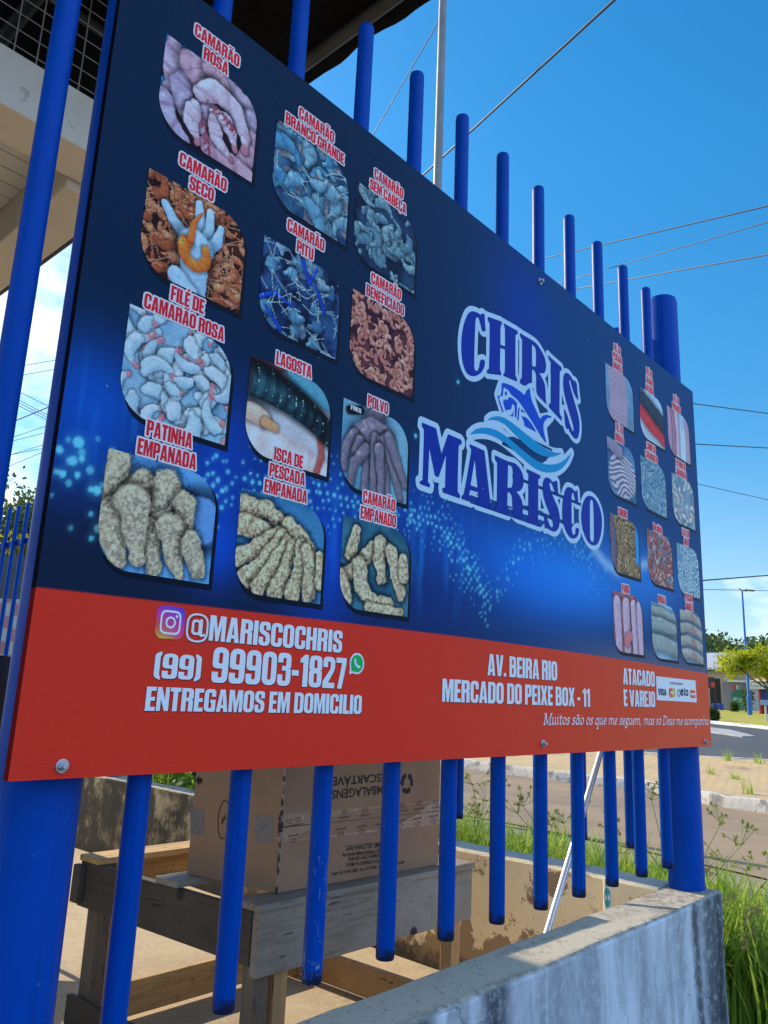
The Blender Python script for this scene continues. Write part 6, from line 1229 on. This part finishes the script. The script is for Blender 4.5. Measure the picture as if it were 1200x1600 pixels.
# kiosk with thatch coloured umbrella roof
KX = 56.0; kz = float(terrain(KX))+.05; ka = at_x(1196,1110,KX); kiosk = thing('snack_kiosk', 'red and blue kiosk with a white sign band and a straw coloured cone roof', 'kiosk', (ka[0], ka[1], kz)); KL = (ka[0], ka[1], kz)
def kp(name, mm, u0, v0, u1, v1, d0, d1, drop=False):
    a = at_x(u0, v0, KX+d0); b = at_x(u1, v1, KX+d0); return shifted(MB().box(KX+d0, KX+d1, min(a[1], b[1]), max(a[1], b[1]), kz if drop else b[2], a[2]), KL).build(name, mm, kiosk)
band_ = kp('sign_band', simple('kiosk_white', (.62,.64,.64), .6), 1166,1066,1222,1077, -.9, 1.5); kp('post', simple('kiosk_red', (.45,.04,.05), .6), 1184.5,1077,1189.5,1112, -.6, -.3, True); kp('counter', simple('kiosk_blue', (.02,.08,.40), .6), 1190,1077,1222,1100, -.2, -.05); kp('rear_wall', simple('kiosk_dark', (.03,.03,.04), .7), 1186,1078,1222,1112, 1.2, 1.4, True); kp('counter_base', simple('kiosk_maroon', (.20,.03,.05), .7), 1190,1100.5,1222,1112, -.2, -.05, True)
a = at_x(1180,1071.6,KX-.91); mm = MB()
for q_ in range(5): y_ = a[1]-KL[1]+.32-.15*q_; h_ = (.26,.16,.20,.14,.17)[q_]; mm.add([(a[0]-KL[0]-.012, y_, a[2]-KL[2]-.10), (a[0]-KL[0]-.012, y_-.075, a[2]-KL[2]-.10), (a[0]-KL[0]-.012, y_-.09, a[2]-KL[2]-.10+h_), (a[0]-KL[0]-.012, y_-.03, a[2]-KL[2]-.10+h_)], [(3, 2, 1, 0)])
mm.build('sign_marks', simple('sign_green', (.26,.36,.20), .6), band_)
a = at_x(1203,1066,KX); m = MB(); n_ = 18; ctr = (a[0]-KL[0]+.4, a[1]-KL[1], a[2]-KL[2]); rad_ = 1.55; hh2 = at_x(1203,1056,KX)[2]-a[2]
m.v = [(ctr[0]+rad_*math.cos(2*math.pi*i/n_), ctr[1]+rad_*math.sin(2*math.pi*i/n_), ctr[2]) for i in range(n_)]+[(ctr[0], ctr[1], ctr[2]+hh2*1.3), (ctr[0], ctr[1], ctr[2]-.02)]; m.f = [(i, (i+1) % n_, n_) for i in range(n_)]+[((i+1) % n_, i, n_+1) for i in range(n_)]
m.build('cone_roof', simple('straw', (.42,.30,.14), .9, 0, .3, 5), kiosk)
a = at_x(1197.5,1127,43); gz = float(terrain(43))+.1; sp_ = thing('short_post', 'pale short post with a small blue white plate at the lawn edge', 'post', (a[0], a[1], gz)); h_ = at_x(1197.5,1098,43)[2]-gz; MB().tube([(0,0,0),(0,0,h_)], .05, 10).build('post_shaft', simple('post_pale', (.5,.48,.42), .7), sp_, True); pz = at_x(1197.5,1094,43)[2]-gz; MB().box(-.06,-.02,-.22,.22,h_-.12,pz).build('post_plate', simple('plate_blue', (.20,.32,.52), .5), sp_, bevel=.01)
# wooded rise behind the shops
wl = Leaves(); rnd = random.Random(9)
for i in range(210):
    u = rnd.uniform(700, 1330); x = rnd.uniform(88, 112); top_ = 1003+8*math.sin(u*.09)+6*math.sin(u*.23+1)+rnd.uniform(-5, 12); p = at_x(u, top_, x); r_ = rnd.uniform(1.6, 3.0)
    crownleaves(wl, (p[0], p[1], p[2]-r_), (r_*1.3, r_*1.5, r_), 420, .55, .20, rnd, .5)
for i in range(110):
    u = rnd.uniform(700, 1330); p = at_x(u, rnd.uniform(1022, 1062), 100); crownleaves(wl, tuple(p), (2.5, 3, 2.2), 260, .6, .22, rnd, .4)
tag(wl.build('woodland', leafmat('woodland_foliage', (.035,.075,.02), (.10,.15,.04), .4)), 'dark green wooded rise behind the market hall', 'woodland', None, 'stuff')
xs_h = np.linspace(84, 330, 14); ys_h = np.linspace(-140, 420, 30); m = sheet_fn(list(xs_h), list(ys_h), lambda x, y: float(terrain(x))-.4+min(1, max(0, (x-84)/40))*3.2); tag(m.build('hill', simple('hill_green', (.04,.07,.02), 1.0, 0, .4, .1)), kind='structure')
# beyond the side fence, seen in the gap left of the banner
def on_d(u, v, d): return CAM+ray(u, v)*d
c = on_d(4, 845, 14.5); gz = -1.3
tree('leafy_tree', 'dark leafy tree top seen behind the side fence left of the banner', (c[0], c[1], gz), 4.6, [(0, 0, c[2]-gz-.1, 1.3, 1.3, 1.15), (-.9, .5, c[2]-gz-.9, 1.1, 1.0, .9)], 3800, .11, .04, M_dark, None, .13, 12)
c = on_d(52, 838, 15.5)
tree('leafy_tree', 'lighter green tree behind the side fence hard against the banner edge', (c[0], c[1], gz), 4.0, [(0, 0, c[2]-gz, 1.0, 1.0, .75), (.7, .3, c[2]-gz-.6, 1.0, 1.0, .8)], 3000, .11, .04, M_mid, None, .12, 14)
c = on_d(30, 852, 13.2); t = thing('yellow_shrub', 'small yellow leaved shrub peeping above the dark stall', 'shrub', (c[0], c[1], gz)); lf = Leaves(); crownleaves(lf, (0, 0, c[2]-gz), (.24, .24, .13), 260, .10, .04, random.Random(4), .2); lf.build('foliage', leafmat('yellow_foliage', (.42,.34,.02), (.30,.32,.04), .4), t); MB().tube([(0,0,0),(0,0,c[2]-gz)], .03, 7).build('stem', M_bark, t)
c0_ = on_d(-30, 866, 12.5); c1_ = on_d(52, 866, 12.5); st_ = thing('market_stall', 'dark slate stall wall with a red and white patterned skirt behind the side fence', 'stall', tuple((c0_[0], c0_[1], gz))); d = c1_-c0_; d[2] = 0; ln = np.linalg.norm(d); d /= ln; nb = np.array([-d[1], d[0], 0]); zt_, zm_ = c0_[2]-gz, on_d(10, 937, 12.5)[2]-gz
def slab(name, mm, z0, z1, off): P = [np.zeros(3)-nb*off, d*ln*1.6-nb*off, d*ln*1.6+nb*1.2, nb*1.2]; m = MB(); m.add([(p[0], p[1], z0) for p in P]+[(p[0], p[1], z1) for p in P], [(3,2,1,0),(4,5,6,7),(0,1,5,4),(1,2,6,5),(2,3,7,6),(3,0,4,7)]); return m.build(name, mm, st_)
slab('upper_wall', simple('slate_panel', (.045,.05,.06), .6), zm_, zt_, 0)
k = Mat('patterned_skirt', (.42,.40,.38), .8); ck = k.n('ShaderNodeTexChecker'); ck.inputs['Scale'].default_value = 5; k.link(k.coord(), ck.inputs['Vector']); k.mix(k.math('MULTIPLY', ck.outputs['Fac'], .7), (.36,.07,.06)); slab('patterned_skirt', k.m, 0, zm_-.004, .02)
# dark cloth covered chair just inside the gap
cc = on_d(3, 1090, 3.3); cl_ = (cc[0], cc[1], ZF); ch_ = thing('covered_chair', 'chair draped in dark violet striped cloth in the gap left of the banner', 'chair', cl_); a0 = -YAW
def rotp(x, y): return (x*_r[0]+y*_f[0], x*_r[1]+y*_f[1])
k = Mat('striped_cloth', (.012,.010,.020), .85); sx = k.noise(3, 4, .6, sc=(6, 6, 1.5)); k.mix(k.ramp(sx, .62, .68), (.10,.07,.13)); k.bump(k.noise(9, 5), .6, .02); M_cl = k.m; zt2 = on_d(3, 1028, 3.3)[2]-ZF
m = MB(); 
for j in range(9):
    for i in range(9):
        s_, t_ = i/8, j/8; x_, y_ = rotp(-.34+.36*s_+.012*math.sin(t_*9), .02*math.sin(s_*14+t_*3)+.05*t_); m.v.append((x_, y_, zt2*(1-t_)+.45*t_+(.012*math.sin(s_*9) if j == 0 else 0)))
m.f = [(j*9+i, (j+1)*9+i, (j+1)*9+i+1, j*9+i+1) for j in range(8) for i in range(8)]; o = m.build('draped_cloth', M_cl, ch_, True); so = o.modifiers.new('t', 'SOLIDIFY'); so.thickness = .025
for sx_, sy_ in ((-.32,.05),(0,.05),(-.32,.42),(0,.42)): x_, y_ = rotp(sx_, sy_); MB().tube([(x_,y_,0),(x_,y_,.44 if sy_ > .2 else zt2-.03)], .014, 8).build('leg', simple('chair_white', (.55,.58,.6), .4), ch_, True)
P = [rotp(-.34,.02), rotp(.02,.02), rotp(.02,.44), rotp(-.34,.44)]; MB().add([(p[0], p[1], .42) for p in P]+[(p[0], p[1], .46) for p in P], [(3,2,1,0),(4,5,6,7),(0,1,5,4),(1,2,6,5),(2,3,7,6),(3,0,4,7)]).build('seat', simple('seat_pale', (.5,.55,.6), .4), ch_, bevel=.01)
# big bright leaves over the far wall
for n_, (u, v, d_) in enumerate(((262,1213,5.6),(290,1212,5.2),(235,1210,6.2))):
    c = on_d(u, v, d_); zt_ = max(c[2], ZW+.02); t = thing('broadleaf_plant', ('broad bright green leaves over the dark stained wall left of the carton',)[0], 'plant', (max(c[0], 2.78), c[1], -1.25), 0, 'broadleaf plants behind the stained wall'); lf = Leaves(); rnd = random.Random(30+n_)
    for _ in range(90): b = rnd.uniform(0, 6.28); p = (rnd.gauss(0, .10), rnd.gauss(0, .22), rnd.uniform(.45, .9)); lf.quad(p, (math.cos(b), math.sin(b), rnd.uniform(-.2, .5)), (rnd.gauss(0, .4), rnd.gauss(0, .4), 1), rnd.uniform(.10, .2), rnd.uniform(.03, .055), rnd.random()*.6)
    lf.build('foliage', M_mid2 if 'M_mid2' in globals() else leafmat('broad_leaf', (.08,.22,.012), (.20,.30,.03), .45), t); MB().tube([(0,0,0),(0,0,.8)], .012, 6).build('stem', M_stem, t)
